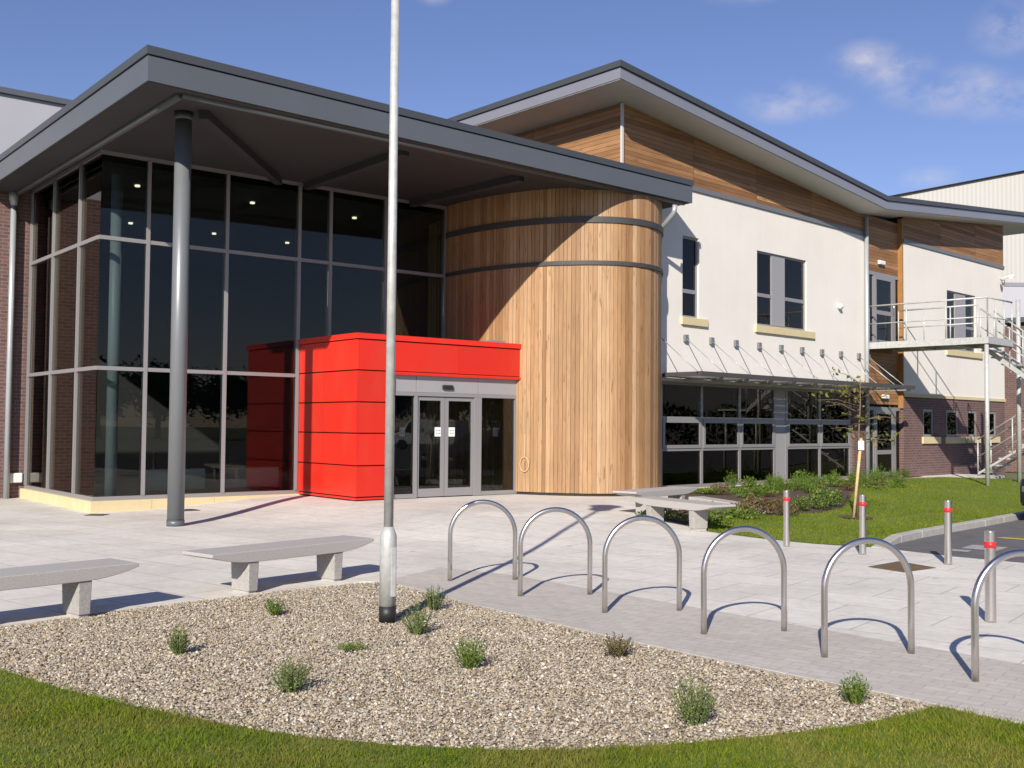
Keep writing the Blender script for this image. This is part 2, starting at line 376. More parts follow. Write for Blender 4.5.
lawn_right = [(2.80, 16.3), (3.0, 16.05), (3.63, 15.41), (4.18, 14.86), (4.59, 14.6)] + kerb_in + [c2(32, 11.6), c2(31.0, 13.9)] + bed_edge[::-1][1:]
bed_poly = bed_edge + [c2(31, 14.6), c2(19.25, 14.72), c2(18.6, 14.3), (3.3, 20.2), (2.4, 17.6)]

S0 = sheet('ground', [(-260, -260), (300, -260), (300, 420), (-260, 420)], M['ground'], -.045, cell=400)
plaza_poly = [(-16, 4.5), (-8, 4.4)] + gravel_top + [(4.2, 4.2), (6, 2), (12, 2), (7.4, 11.5), (6.17, 12.93), (5.57, 13.51), (5.07, 14.24), c2(19.0, 11.5), c2(34, 13.2), c2(34, 16), a2(12.5, 3), a2(0, 6), a2(-8, 5)]
sheet('plaza_paving', plaza_poly, M['slab'], 0., .6, thick=.06)
sheet('cycle_path', paver_poly, M['paver'], .004, .6, thick=.05)
sheet('gravel_bed', gravel_poly, M['gravelbase'], -.022, 1.)
sheet('front_lawn', lawn_front, M['lawnbase'], -.008, 1.)
sheet('lawn_soil', lawn_right, M['lawnbase'], .008, .6)
sheet('planting_bed', bed_poly, M['soil'], .012, .6)
asph_poly = [(5.07, 14.26), (5.57, 13.53), (6.17, 12.95), (7.4, 11.52), (12, 2), (80, -20), (90, 60), (17, 28)] + kerb_out[::-1]
sheet('road', asph_poly, M['asphalt'], -.002, 1.5)
# kerb: a real step
mk = MB()
for k in range(len(kerb_out) - 1):
    seg = max(1, int(np.hypot(*(np.array(kerb_out[k+1]) - kerb_out[k])) / .9))
    for q in range(seg):
        t0, t1 = q / seg, (q + 1) / seg - .006 / max(.2, 1)
        P = lambda A, t, z: (lambda p: (p[0], p[1], hz(*p) + z))(np.array(A[k]) * (1 - t) + np.array(A[k+1]) * t)
        hA = .09 * sstep((k + t0) / .7) + .012; hB = .09 * sstep((k + t1) / .7) + .012
        mk.prism([P(kerb_out, t0, -.05), P(kerb_out, t1, -.05), P(kerb_in, t1, -.05), P(kerb_in, t0, -.05)],
                 [P(kerb_out, t0, hA), P(kerb_out, t1, hB), P(kerb_in, t1, hB), P(kerb_in, t0, hA)])
tag(mk.build('kerb', M['kerb'], bevel=.012), kind='structure')
sheet('road_marking', [(7.15, 15.85), (7.30, 15.95), (8.6, 14.9), (8.5, 14.78)], M['yline'], .004, 2)
sheet('road_marking', [(6.05, 14.45), (6.4, 14.9), (6.75, 14.6), (6.4, 14.15)], M['wline'], .003, 2)
sheet('road_marking', [(5.75, 14.15), (5.9, 14.35), (6.1, 14.2), (5.95, 14.0)], M['wline'], .003, 2)

# gravel stones (stuff)
def stones(n):
    x = rng.uniform(-5.2, 2.5, n * 3); y = rng.uniform(5.3, 11.1, n * 3); k = inside(gravel_poly, x, y); x, y = x[k][:n], y[k][:n]; n = len(x)
    base = np.array([(1,0,0),(-.5,.87,0),(-.5,-.87,0),(.35,.6,.75),(-.75,0,.7),(.4,-.62,.72)]) ; 
    oc = np.array([(1,0,0),(0,1,0),(-1,0,0),(0,-1,0),(0,0,1)], float)
    fc = np.array([(0,1,4),(1,2,4),(2,3,4),(3,0,4)])
    sx = .006 + .0115 * rng.beta(1.6, 3.2, n); sy = sx * rng.uniform(.55, 1, n); sz = sx * rng.uniform(.5, .95, n); a = rng.uniform(0, 6.28, n)
    V = oc[None] + rng.normal(0, .18, (n, 5, 3)); V = V * np.stack([sx, sy, sz], -1)[:, None, :]
    tx = rng.normal(0, .3, n); V[:, :, 2] += V[:, :, 0] * tx[:, None]
    c, s = np.cos(a)[:, None], np.sin(a)[:, None]
    X = V[:, :, 0] * c - V[:, :, 1] * s + x[:, None]; Y = V[:, :, 0] * s + V[:, :, 1] * c + y[:, None]
    Z = V[:, :, 2] - .02 + rng.uniform(.000, .012, n)[:, None]
    V = np.stack([X, Y, Z], -1).reshape(-1, 3)
    Fc = (fc[None] + (np.arange(n) * 5)[:, None, None]).reshape(-1, 3)
    o = np_mesh('gravel_stones', V, Fc, np.repeat(rng.uniform(0, 1, n), 4), M['stones']); o['kind'] = 'stuff'
stones(115000)
# grass blades (stuff)
def blades(name, poly, n, h, w, m, bbox, lean=.5, dens=None):
    x = rng.uniform(bbox[0], bbox[1], n); y = rng.uniform(bbox[2], bbox[3], n)
    jt = .05 * rng.normal(0, 1, n) * (rng.uniform(0, 1, n) < .35); k = inside(poly, x + jt, y + jt)
    if dens is not None: k &= rng.uniform(0, 1, n) < dens(x, y)
    x, y = x[k], y[k]; n = len(x)
    z = hzv(x, y) + .008 if abs(y).max() > 9 else np.full(n, -.008)
    a = rng.uniform(0, 6.28, n); hh = h * rng.uniform(.45, 1.15, n) * (.8 + .3 * np.sin(x * 2.1 + 1.3 * np.sin(y * 1.7)) * np.sin(y * 2.6 + x))
    lx, ly = rng.normal(0, lean, n) * hh, rng.normal(0, lean, n) * hh
    ww = w * rng.uniform(.6, 1.3, n)
    V = np.stack([np.stack([x - np.cos(a) * ww, y - np.sin(a) * ww, z], -1), np.stack([x + np.cos(a) * ww, y + np.sin(a) * ww, z], -1),
                  np.stack([x + lx, y + ly, z + hh], -1)], 1).reshape(-1, 3)
    o = np_mesh(name, V, np.arange(3 * n).reshape(-1, 3), np.clip(rng.beta(2, 2.6, n) + .12 * np.sin(x * 1.3 + y), 0, 1), m); o['kind'] = 'stuff'
blades('grass', lawn_front, 300000, .036, .0028, M['grass'], (-4.6, 4.8, 3.6, 7.6))
blades('lawn_grass', lawn_right, 330000, .04, .006, M['grass2'], (2.5, 17, 14, 33), dens=lambda x, y: np.clip(18 / y, .3, 1)**2)

# ------------------------------------------------------------------ the building
B = empty('public_building', FA(4, 3, 0), 'two storey building with glazed entrance hall, red lobby, timber drum and cream rendered wing', 'building')

# --- glazed entrance hall -------------------------------------------------
Z0, T2, T1, ZH = .27, 2.56, 4.9, 6.42
mp = MB()                                                     # yellow stone plinth in lengths
us = [-.10, 1.0, 2.2, 3.4, 4.04]
for k in range(4): mp.box(FA, (us[k] + (.003 if k else 0), us[k+1] - .003), (-.13, .06), (-.15, .2))
vs = [.066, 1.4, 2.9, 4.5]
for k in range(3): mp.box(FA, (-.10, .06), (vs[k], vs[k+1] - .006), (-.15, .2))
mp.build('plinth', M['ystone'], B, bevel=.006)
cw = MB(); cw.box(FA, (-.03, 7.58), (-.03, .05), (.2, Z0)); cw.box(FA, (-.03, .05), (.052, 4.40), (.2, Z0)); CW = cw.build('curtain_wall', M['frame'], B)
cw = MB(); cw.box(FA, (-.03, 7.58), (-.03, .05), (6.40, 6.466)); cw.box(FA, (-.03, .05), (.052, 4.40), (6.40, 6.466)); cw.build('head_frame', M['frame'], CW)
mull = [.86, 2.39, 3.93, 4.64, 5.97, 7.54]
lz = [(Z0, 6.40)] * 3 + [(3.2, 6.40)] * 2 + [(Z0, 6.40)]
for k, u in enumerate(mull): box1('mullion', M['frame'], FA, (u - .032, u + .032), (-.045, .08), lz[k], CW)
lm = [1.11, 2.75, 4.35]
for v in lm: box1('mullion', M['frame'], FA, (-.045, .08), (v - .032, v + .032), (Z0, 6.40), CW)
xs = [-.02] + mull
for T in (T2, T1):
    for k in range(6):
        if T == T2 and k >= 3: continue
        a, b = xs[k] + (.032 if k else 0), xs[k+1] - .032
        box1('transom', M['frame'], FA, (a, b), (-.035, .06), (T - .035, T + .035), CW)
    ls = [.062] + lm
    for k in range(3): box1('transom', M['frame'], FA, (-.035, .06), (ls[k] + (.032 if k else 0), ls[k+1] - .032), (T - .035, T + .035), CW)
rows = [(Z0, T2 - .035), (T2 + .035, T1 - .035), (T1 + .035, 6.40)]
for k in range(6):
    for j, (z0, z1) in enumerate(rows):
        if k >= 3 and k < 6 and j == 0: continue
        if k == 3 and j == 1: z0 = 3.2
        if k > 3 and j == 1: z0 = 3.2
        a, b = (0 if k == 0 else xs[k] + .032), xs[k+1] - .032
        box1('pane', M['glassA'], FA, (a, b), (.0, .018), (z0, z1), CW)
for k in range(3):
    for z0, z1 in rows: box1('pane', M['glassA'], FA, (.0, .018), ((.02 if k == 0 else ls[k] + .032), ls[k+1] - .032), (z0, z1), CW)
# interior of the hall
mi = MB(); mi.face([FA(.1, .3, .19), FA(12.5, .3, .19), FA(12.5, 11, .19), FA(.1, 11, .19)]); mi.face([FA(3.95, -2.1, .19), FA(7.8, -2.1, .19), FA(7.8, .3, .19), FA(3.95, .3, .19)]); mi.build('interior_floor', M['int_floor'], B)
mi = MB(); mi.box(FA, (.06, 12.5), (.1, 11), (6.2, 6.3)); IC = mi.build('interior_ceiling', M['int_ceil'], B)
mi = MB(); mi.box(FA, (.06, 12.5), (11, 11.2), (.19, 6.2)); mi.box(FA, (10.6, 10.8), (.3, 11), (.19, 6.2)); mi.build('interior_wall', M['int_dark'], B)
for v, uu in ((1.2, (1.07, 3.47, 5.91)), (5.2, (2.34, 4.36, 6.31))):
    for u in uu: MB().tube([FA(u, v, 6.165), FA(u, v, 6.198)], .05, 12).build('downlight', M['lamp_on'], IC)
MB().tube([FA(.47, .55, .19), FA(.47, .55, 6.2)], .105, 20).build('interior_column', M['intcol'], B)
for u0, u1 in ((.98, 2.2), (2.55, 3.75)): box1('radiator', M['radiator'], FA, (u0, u1), (.35, .47), (.33, .72), B, bevel=.01)
# brick wall beside the hall
mb_ = MB(); mb_.box(FA, (-7, .0), (4.45, 4.7), (-.1, 6.46)); mb_.build('brick_wall', M['brick'], B)
MB().tube([FA(-.39, 4.33, 0), FA(-.39, 4.33, 3.1), FA(-.39, 4.33, 6.1)], .06, 14).tube([FA(-.39, 4.33, 6.08), FA(-.39, 4.33, 6.22), FA(-.39, 4.33, 6.4)], [.06, .1, .1], 14).build('downpipe', M['pipe'], B)
# higher hall behind, left
mh = MB(); mh.box(FA, (-9, 9), (12.0, 24), (5.5, 10.58)); mh.build('high_wall', M['shedgrey'], B)
box1('wall_coping', M['fascia'], FA, (-9.1, 9.1), (11.9, 24), (10.582, 10.74), B)

# --- entrance canopy ------------------------------------------------------
KL, KR = (-.93, -4.80), (11.22, -4.0)          # front corners in hall coordinates
def cz(u): return .0076 * max(0, u)
ring = lambda off: [(KL[0] + off, KL[1] + off), (KR[0] - off, KR[1] + off), (KR[0] - off, -2.45 if KR[0] > 0 else 0), (KR[0] - off, -2.3), (9.0, 3), (9.0, 12), (KL[0] + off, 12)]
def slab_ring(off, z): return [FA(a, b, z + cz(a)) for a, b in ring(off)]
cm = MB(); o0, o1, i0, i1 = slab_ring(0, 6.345), slab_ring(0, 6.70), slab_ring(.72, 6.362), slab_ring(.72, 6.70)
for k in range(7):
    j = (k + 1) % 7
    cm.face([o0[k], o0[j], o1[j], o1[k]]); cm.face([i0[j], i0[k], i1[k], i1[j]]); cm.face([o0[j], o0[k], i0[k], i0[j]])
cm.face(o1); CAN = cm.build('canopy_roof', M['fascia'], B)
cm = MB(); cm.prism(slab_ring(-.025, 6.715), slab_ring(-.025, 6.835)); cm.build('roof_edge_trim', M['fascia_edge'], CAN)
# soffit: shallow edge band, then a rounded edge beam and the recessed soffit panel
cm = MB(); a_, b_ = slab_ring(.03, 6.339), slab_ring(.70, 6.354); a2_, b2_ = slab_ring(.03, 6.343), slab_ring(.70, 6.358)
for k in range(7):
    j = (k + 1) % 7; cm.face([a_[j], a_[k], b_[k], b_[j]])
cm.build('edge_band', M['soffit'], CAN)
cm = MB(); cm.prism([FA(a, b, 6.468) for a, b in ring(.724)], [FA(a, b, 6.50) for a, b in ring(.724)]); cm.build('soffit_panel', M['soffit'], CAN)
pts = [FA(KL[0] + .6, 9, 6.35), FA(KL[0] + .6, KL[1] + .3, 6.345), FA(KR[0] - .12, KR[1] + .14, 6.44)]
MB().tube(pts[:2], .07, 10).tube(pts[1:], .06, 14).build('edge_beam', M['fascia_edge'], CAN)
for p, q in (((.40, -3.55), (3.4, -.1)), ((4.05, -3.7), (4.05, -.06)), ((6.85, -3.5), (6.6, -.06))):
    d = np.array(q) - p; d /= np.hypot(*d); n = np.array([-d[1], d[0]]) * .075
    c4 = [np.array(p) - n, np.array(q) - n, np.array(q) + n, np.array(p) + n]
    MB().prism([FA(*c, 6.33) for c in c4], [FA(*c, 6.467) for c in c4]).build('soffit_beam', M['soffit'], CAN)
COLM = MB().tube([FA(.22, -3.22, -.02), FA(.22, -3.22, 6.36)], .128, 28).build('canopy_column', M['column'], B)
MB().tube([FA(.22, -3.22, 6.34), FA(.22, -3.22, 6.466)], .145, 28).build('collar', M['fascia_edge'], COLM)
MB().tube([FA(.22, -3.22, 0), FA(.22, -3.22, .09)], .136, 28).build('base_sleeve', M['fascia'], COLM)
MB().tube([FA(10.62, -4.05, 6.3), FA(10.62, -4.02, 6.14), FA(10.72, -3.6, 5.90), FA(10.76, -3.4, 5.80)], .055, 12).build('downpipe', M['pipe'], B)

# --- red lobby ------------------------------------------------------------
U0, U1, VF = 3.96, 7.87, -2.30
zr = [.19, .25, .83, 1.43, 2.01, 2.6, 3.18, 3.28]
rd = MB(); g_ = .012
vsp = [VF, -1.05, -.03]
for k in range(len(zr) - 1):
    z0, z1 = zr[k] + g_, zr[k+1] - (g_ if k < len(zr) - 2 else 0)
    for a, b in ((VF, -1.05), (-1.05, -.06)): rd.box(FA, (U0, U0 + .04), (a + (g_ * .35 if a > VF else 0), b - g_ * .35), (z0, z1))
    if k < 5: rd.box(FA, (U0 + .042, 4.76), (VF, VF + .04), (z0, z1))
us_ = [U0 + .042, 4.76, 6.28, U1]
for k in range(3):
    rd.box(FA, (us_[k] + .003, us_[k+1] - .003), (VF, VF + .04), (2.6 + g_, 3.18 - g_))
rd.box(FA, (U0 + .042, U1), (VF - .03, VF + .04), (3.185, 3.285)); rd.box(FA, (U0 - .03, U0 + .04), (VF - .03, -.06), (3.183, 3.286))
rd.box(FA, (4.762, U1), (VF - .02, VF + .3), (2.545, 2.598))
rd.box(FA, (U1 - .04, U1), (VF + .042, -1.4), (2.6, 3.18))
rd.box(FA, (U0, U1), (VF + .042, -.06), (3.19, 3.275))
LOB = rd.build('entrance_lobby', M['red'], B)
mbk = MB(); mbk.box(FA, (U0 + .03, U0 + .07), (VF + .02, -.06), (.17, 3.18)); mbk.box(FA, (U0 + .07, 4.74), (VF + .03, VF + .07), (.17, 2.6)); mbk.box(FA, (U0 + .07, U1 - .045), (VF + .03, VF + .07), (2.6, 3.18)); mbk.build('joint_backing', M['redgap'], LOB)
VD = VF + .10
df = MB()
for a, b in ((4.745, 4.83), (5.29, 5.36), (6.73, 6.91), (7.78, 7.84)): df.box(FA, (a, b), (VD - .03, VD + .08), (.19, 2.15))
df.box(FA, (4.745, 7.84), (VD - .032, VD + .082), (2.152, 2.22))
for a, b in ((4.832, 5.288), (6.912, 7.778)): df.box(FA, (a, b), (VD - .02, VD + .06), (.19, .27))
DF = df.build('door_frame', M['frame'], LOB)
for a, b in ((4.745, 5.32), (5.33, 6.815), (6.825, 7.84)): box1('header_panel', M['panel'], FA, (a, b), (VD - .02, VD + .06), (2.223, 2.545), LOB)
box1('door_sensor', M['black'], FA, (5.93, 6.18), (VD - .07, VD - .022), (2.29, 2.38), LOB, bevel=.015)
for a, b, hs in ((5.37, 6.015, 1), (6.025, 6.725, 0)):
    d = MB(); va, vb = VD + .0, VD + .05
    st = (.05, .085) if hs else (.085, .05)
    d.box(FA, (a, a + st[0]), (va, vb), (.2, 2.14)); d.box(FA, (b - st[1], b), (va, vb), (.2, 2.14))
    d.box(FA, (a + st[0], b - st[1]), (va, vb), (.2, .36)); d.box(FA, (a + st[0], b - st[1]), (va, vb), (2.07, 2.14))
    D_ = d.build('sliding_door', M['frame'], LOB)
    box1('door_glass', M['glassA'], FA, (a + st[0], b - st[1]), (VD + .02, VD + .034), (.36, 2.07), LOB)
for a, b in ((4.83, 5.29), (6.91, 7.78)): box1('side_glass', M['glassA'], FA, (a, b), (VD + .015, VD + .03), (.27, 2.152), LOB)
for u, w, v in ((5.79, .15, VD + .012), (6.12, .15, VD + .012), (5.0, .13, VD + .06), (7.27, .12, VD + .06)):
    NT = box1('door_notice', M['paper'], FA, (u, u + w), (v - .006, v), (1.37, 1.55), LOB)
    pr_ = MB()
    for a in (.2, .6):
        for zz_ in (1.42, 1.475): pr_.box(FA, (u + w * a, u + w * (a + .22)), (v - .009, v - .0062), (zz_, zz_ + .022))
    pr_.build('notice_print', M['ink'], LOB)
box1('roof_box', M['fascia2'], FA, (7.35, 7.72), (VF + .35, VF + .8), (3.29, 3.36), LOB)
# --- timber drum ----------------------------------------------------------
DC, DA, DB = (9.70, -.5), 2.15, 3.46
def dpt(th, off=0.):
    x, y = DC[0] + DA * math.cos(th), DC[1] + DB * math.sin(th)
    n = np.array([math.cos(th) / DA, math.sin(th) / DB]); n /= np.hypot(*n)
    return x + n[0] * off, y + n[1] * off
ths = np.linspace(0, 2 * math.pi, 4001); P_ = np.array([dpt(t) for t in ths]); sl = np.concatenate([[0], np.cumsum(np.hypot(*np.diff(P_, axis=0).T))])
def th_at(l): return np.interp(l % sl[-1], sl, ths)
bd = MB(); l = 0.; l_end = sl[-1]; ztop = 6.30
vis = lambda th: True
while l < l_end - .06:
    wd = random.choice((.075, .09, .09, .10)); t0, t1 = th_at(l + .003), th_at(min(l + wd, l_end) - .003)
    if dpt(t0)[1] < 1.0:
        o = random.uniform(.0, .006); r_ = min(1, max(0, random.betavariate(2.2, 2))); 
        if random.random() < .08: r_ = random.uniform(0, .15)
        zb = .235 + random.uniform(0, .004)
        pb = [dpt(t0, 0), dpt(t1, 0), dpt(t1, .022 + o), dpt(t0, .022 + o)]
        zt_ = 6.50
        for q0, q1, uu in ((2, 3, (wd, 0)), (1, 2, (wd + .02, wd)), (3, 0, (0, -.02))):
            A_, B_ = pb[q0], pb[q1]
            bd.face([FA(*B_, zb), FA(*A_, zb), FA(*A_, zt_), FA(*B_, zt_)], uv=[(l + uu[1], zb), (l + uu[0], zb), (l + uu[0], zt_), (l + uu[1], zt_)], rnd=r_)
    l += wd
DR = bd.build('timber_drum', M['timber'], B, weld=False)
core = [dpt(t, -.004) for t in np.linspace(0, 2 * math.pi, 97)[:-1]]
MB().prism([FA(*c, .17) for c in core], [FA(*c, 6.3) for c in core]).build('drum_core', M['dark'], DR)
def band(z0, z1):
    m = MB(); tt = np.linspace(math.pi * .93, 2.02 * math.pi, 100)
    for k in range(99):
        i0, i1, o0, o1 = dpt(tt[k], .02), dpt(tt[k+1], .02), dpt(tt[k], .055), dpt(tt[k+1], .055)
        m.face([FA(*o0, z0), FA(*o1, z0), FA(*o1, z1), FA(*o0, z1)], smooth=True)
        m.face([FA(*i0, z1), FA(*o0, z1), FA(*o1, z1), FA(*i1, z1)]); m.face([FA(*i1, z0), FA(*o1, z0), FA(*o0, z0), FA(*i0, z0)])
    return m
band(4.88, 4.965).build('hoop_band', M['band'], DR, weld=False); band(5.745, 5.87).build('hoop_band', M['band'], DR, weld=False)
rp = [FA(*dpt(th_at(0) + 3.68 + .0, .06), 1.40), FA(*dpt(3.68, .06), 1.0)]

# --- long wing ------------------------------------------------------------
def grid_wall(F, s0, s1, z0, z1, w, depth, holes):
    """rendered or brick wall face with real openings (front face + reveals)"""
    m = MB(); S = sorted({s0, s1, *[x for h in holes for x in h[:2] if s0 < x < s1]}); Z = sorted({z0, z1, *[x for h in holes for x in h[2:] if z0 < x < z1]})
    for i in range(len(S) - 1):
        for j in range(len(Z) - 1):
            cs, cz_ = (S[i] + S[i+1]) / 2, (Z[j] + Z[j+1]) / 2
            if any(h[0] < cs < h[1] and h[2] < cz_ < h[3] for h in holes): continue
            m.face([F(S[i], w, Z[j]), F(S[i+1], w, Z[j]), F(S[i+1], w, Z[j+1]), F(S[i], w, Z[j+1])])
    for a, b, c, d in holes:
        m.face([F(a, w, c), F(a, w, d), F(a, w + depth, d), F(a, w + depth, c)]); m.face([F(b, w, d), F(b, w, c), F(b, w + depth, c), F(b, w + depth, d)])
        m.face([F(a, w, d), F(b, w, d), F(b, w + depth, d), F(a, w + depth, d)]); m.face([F(b, w, c), F(a, w, c), F(a, w + depth, c), F(b, w + depth, c)])
    for a, b in (((s0, z0), (s1, z0)), ((s1, z0), (s1, z1)), ((s1, z1), (s0, z1)), ((s0, z1), (s0, z0))):
        m.face([F(a[0], w, a[1]), F(b[0], w, b[1]), F(b[0], w + .3, b[1]), F(a[0], w + .3, a[1])])
    return m
def window(F, s0, s1, z0, z1, w, transom=None, panel=None, sill=None, m=None, glass='glassU', t=.05, name='window', rec=.05):
    f = MB(); wf = w + rec
    f.box(F, (s0, s0 + t), (wf, wf + .06), (z0, z1)); f.box(F, (s1 - t, s1), (wf, wf + .06), (z0, z1))
    f.box(F, (s0 + t, s1 - t), (wf, wf + .06), (z0, z0 + t)); f.box(F, (s0 + t, s1 - t), (wf, wf + .06), (z1 - t, z1))
    cols = [(s0 + t, s1 - t)] if not panel else [(s0 + t, panel[0]), (panel[1], s1 - t)]
    for a, b in cols:
        if transom: f.box(F, (a, b), (wf, wf + .06), (transom - .045, transom + .045))
    Wn = f.build(name, m or M['frame'], B)
    if panel: box1('spandrel_panel', M['panel'], F, panel, (wf - .008, wf + .055), (z0 + t, z1 - t), Wn)
    for a, b in cols:
        for c, d in ([(z0 + t, z1 - t)] if not transom else [(z0 + t, transom - .045), (transom + .045, z1 - t)]):
            box1('pane', M[glass], F, (a, b), (wf + .025, wf + .04), (c, d), Wn)
    if sill: box1('sill', M['ystone'], F, sill[0], (w - .06, w + rec - .005), sill[1], Wn, bevel=.008)
    return Wn
h1 = (19.69, 20.32, 4.11, 5.98); h2 = (22.73, 25.06, 4.14, 6.0)
grid_wall(FC, 17.53, 28.24, 2.62, 7.06, WC, .2, [h1, h2]).build('rendered_wall', M['render'], B)
window(FC, *h1, WC, transom=4.72, sill=((19.62, 20.62), (3.93, 4.108)))
window(FC, *h2, WC, transom=4.91, panel=(23.45, 24.07), sill=((22.62, 25.41), (3.955, 4.137)))
fl = MB(); fl.box(FC, (17.5, 28.24), (WC - .04, WC + .05), (7.062, 7.17)); fl.build('wall_flashing', M['flash'], B)

ZV, SV, S_L, S_R = 7.66, 27.84, 16.48, 42.
def soff(s): return ZV + (.0883 * (SV - s) if s < SV else .0984 * (s - SV))
def boards_sloped(F, s0, s1, z0, w, joints, pitch=.1):
    """horizontal boards cut to the slope of the soffit, in runs between vertical joints"""
    m = MB(); js = [s0] + [j for j in joints if s0 < j < s1] + [s1]
    for i in range(len(js) - 1):
        a, b = js[i] + .004, js[i+1] - .004; z = z0
        while z < max(soff(a), soff(b)):
            zt = z + pitch - .006; P = [(a, z), (b, z), (b, zt), (a, zt)]
            out = []
            f = lambda p: soff(p[0]) - p[1]
            for k in range(4):
                p, q = P[k], P[(k + 1) % 4]; fp, fq = f(p), f(q)
                if fp >= 0: out.append(p)
                if (fp >= 0) != (fq >= 0): t = fp / (fp - fq); out.append((p[0] + (q[0] - p[0]) * t, p[1] + (q[1] - p[1]) * t))
            if len(out) >= 3:
                o = w + random.uniform(-.004, 0)
                m.face([F(p[0], o, p[1]) for p in out], uv=[(p[1], p[0]) for p in out], rnd=min(1, max(0, random.betavariate(2, 2))))
            z += pitch
    return m
boards_sloped(FC, 17.53, 28.23, 7.175, WC - .005, [20.1, 22.7, 25.3]).build('timber_cladding', M['timber2'], B, weld=False)
bk = MB(); bk.face([FC(17.53, WC + .03, 7.0), FC(28.1, WC + .03, 7.0), FC(28.1, WC + .03, soff(28.1)), FC(SV, WC + .03, ZV), FC(17.53, WC + .03, soff(17.53))]); bk.build('cladding_backing', M['dark'], B)
# roof of the wing: shallow butterfly, deep fascia
SKEW = .05                                             # the gable end runs a little off square
def roof_band(w0, w1, zo0, zo1, so=0.):
    m = MB(); f = lambda s: soff(max(s, S_L))
    K = lambda s, w, z: FC(s + (SKEW * (w - 13.96) if s < 20 else 0), w, f(s) + z)
    prof = [S_L - so, SV, S_R]
    for k in range(2):
        a, b = prof[k], prof[k + 1]
        m.face([K(a, w0, zo0), K(b, w0, zo0), K(b, w0, zo1), K(a, w0, zo1)]); m.face([K(b, w1, zo0), K(a, w1, zo0), K(a, w1, zo1), K(b, w1, zo1)])
        m.face([K(a, w0, zo1), K(b, w0, zo1), K(b, w1, zo1), K(a, w1, zo1)]); m.face([K(a, w1, zo0), K(b, w1, zo0), K(b, w0, zo0), K(a, w0, zo0)])
    for s_ in (prof[0], prof[-1]): m.face([K(s_, w1, zo0), K(s_, w0, zo0), K(s_, w0, zo1), K(s_, w1, zo1)])
    return m
RF = roof_band(13.96, 27, .012, .235).build('wing_roof', M['fascia2'], B)
roof_band(13.92, 27.05, .247, .375, .04).build('roof_edge_trim', M['fascia_edge'], RF)
roof_band(13.98, 26.9, -.004, .009, -.02).build('soffit_panel', M['soffit2'], RF)

# gable end that faces the hall roof
gm = MB()
for w0, w1 in ((14.8, 17.6), (17.6, 20.4), (20.4, 23.2), (23.2, 26)):
    z = 6.3
    while z < 8.56:
        gm.face([FC(17.52 - random.uniform(0, .004) + SKEW * (w - 14.8), w, q) for w, q in ((w1 - .004, z), (w0 + .004, z), (w0 + .004, min(z + .094, 8.56)), (w1 - .004, min(z + .094, 8.56)))],
                uv=[(z, w1), (z, w0), (z + .094, w0), (z + .094, w1)], rnd=random.betavariate(2, 2)); z += .1
gm.build('gable_cladding', M['timber2'], B, weld=False)
bk = MB(); bk.face([FC(17.56 + SKEW * 11.2, 26, 0), FC(17.56, 14.84, 0), FC(17.56, 14.84, 8.56), FC(17.56 + SKEW * 11.2, 26, 8.56)]); bk.build('gable_wall', M['dark'], B)
box1('corner_trim', M['trim'], FC, (17.47, 17.528), (WC - .06, WC - .008), (6.9, 8.55), B)

# ground-floor glazing of the wing
gl = MB(); zz = [.26, 1.08, 1.80, 2.6]; wf = WC + .06
gx = [17.55, 19.03 - .02, 20.53, 22.08, 23.63]; gx2 = [24.19, 25.83, 27.45]
gl.box(FC, (17.6, 27.45), (wf, wf + .1), (.2, .28)); gl.box(FC, (17.6, 27.45), (wf, wf + .1), (2.55, 2.615))
for s in gx[1:] + gx2: gl.box(FC, (s - .04, s + .04), (wf - .003, wf + .09), (.28, 2.55))
GW = gl.build('ground_floor_glazing', M['frame'], B)
MB().box(FC, (23.67, 24.15), (wf + .01, wf + .08), (.28, 2.55)).build('spandrel_panel', M['panel'], GW)
for row in (gx, gx2):
    for k in range(len(row) - 1):
        a, b = row[k] + .04, row[k+1] - .04
        t = MB(); t.box(FC, (a, b), (wf, wf + .08), (1.05, 1.11)); t.box(FC, (a, b), (wf, wf + .08), (1.77, 1.83))
        t.build('transom', M['frame'], GW)
        fr = MB(); q = .075
        fr.box(FC, (a, a + q), (wf - .02, wf + .05), (1.112, 1.768)); fr.box(FC, (b - q, b), (wf - .02, wf + .05), (1.112, 1.768))
        fr.box(FC, (a + q, b - q), (wf - .02, wf + .05), (1.112, 1.112 + q)); fr.box(FC, (a + q, b - q), (wf - .02, wf + .05), (1.768 - q, 1.768))
        fr.build('opening_light_frame', M['frame'], GW)
        box1('pane', M['glassC'], FC, (a, b), (wf + .03, wf + .045), (.28, 1.05), GW)
        box1('pane', M['glassC'], FC, (a + q, b - q), (wf + .0, wf + .015), (1.112 + q, 1.768 - q), GW)
        box1('pane', M['glassC'], FC, (a, b), (wf + .03, wf + .045), (1.83, 2.55), GW)
pl = MB(); s = 17.6
while s < 27.4: pl.box(FC, (s, min(s + 1.2, 27.5) - .006), (WC - .03, WC + .2), (-.05, .2)); s += 1.2
pl.build('plinth', M['ystone'], B, bevel=.005)
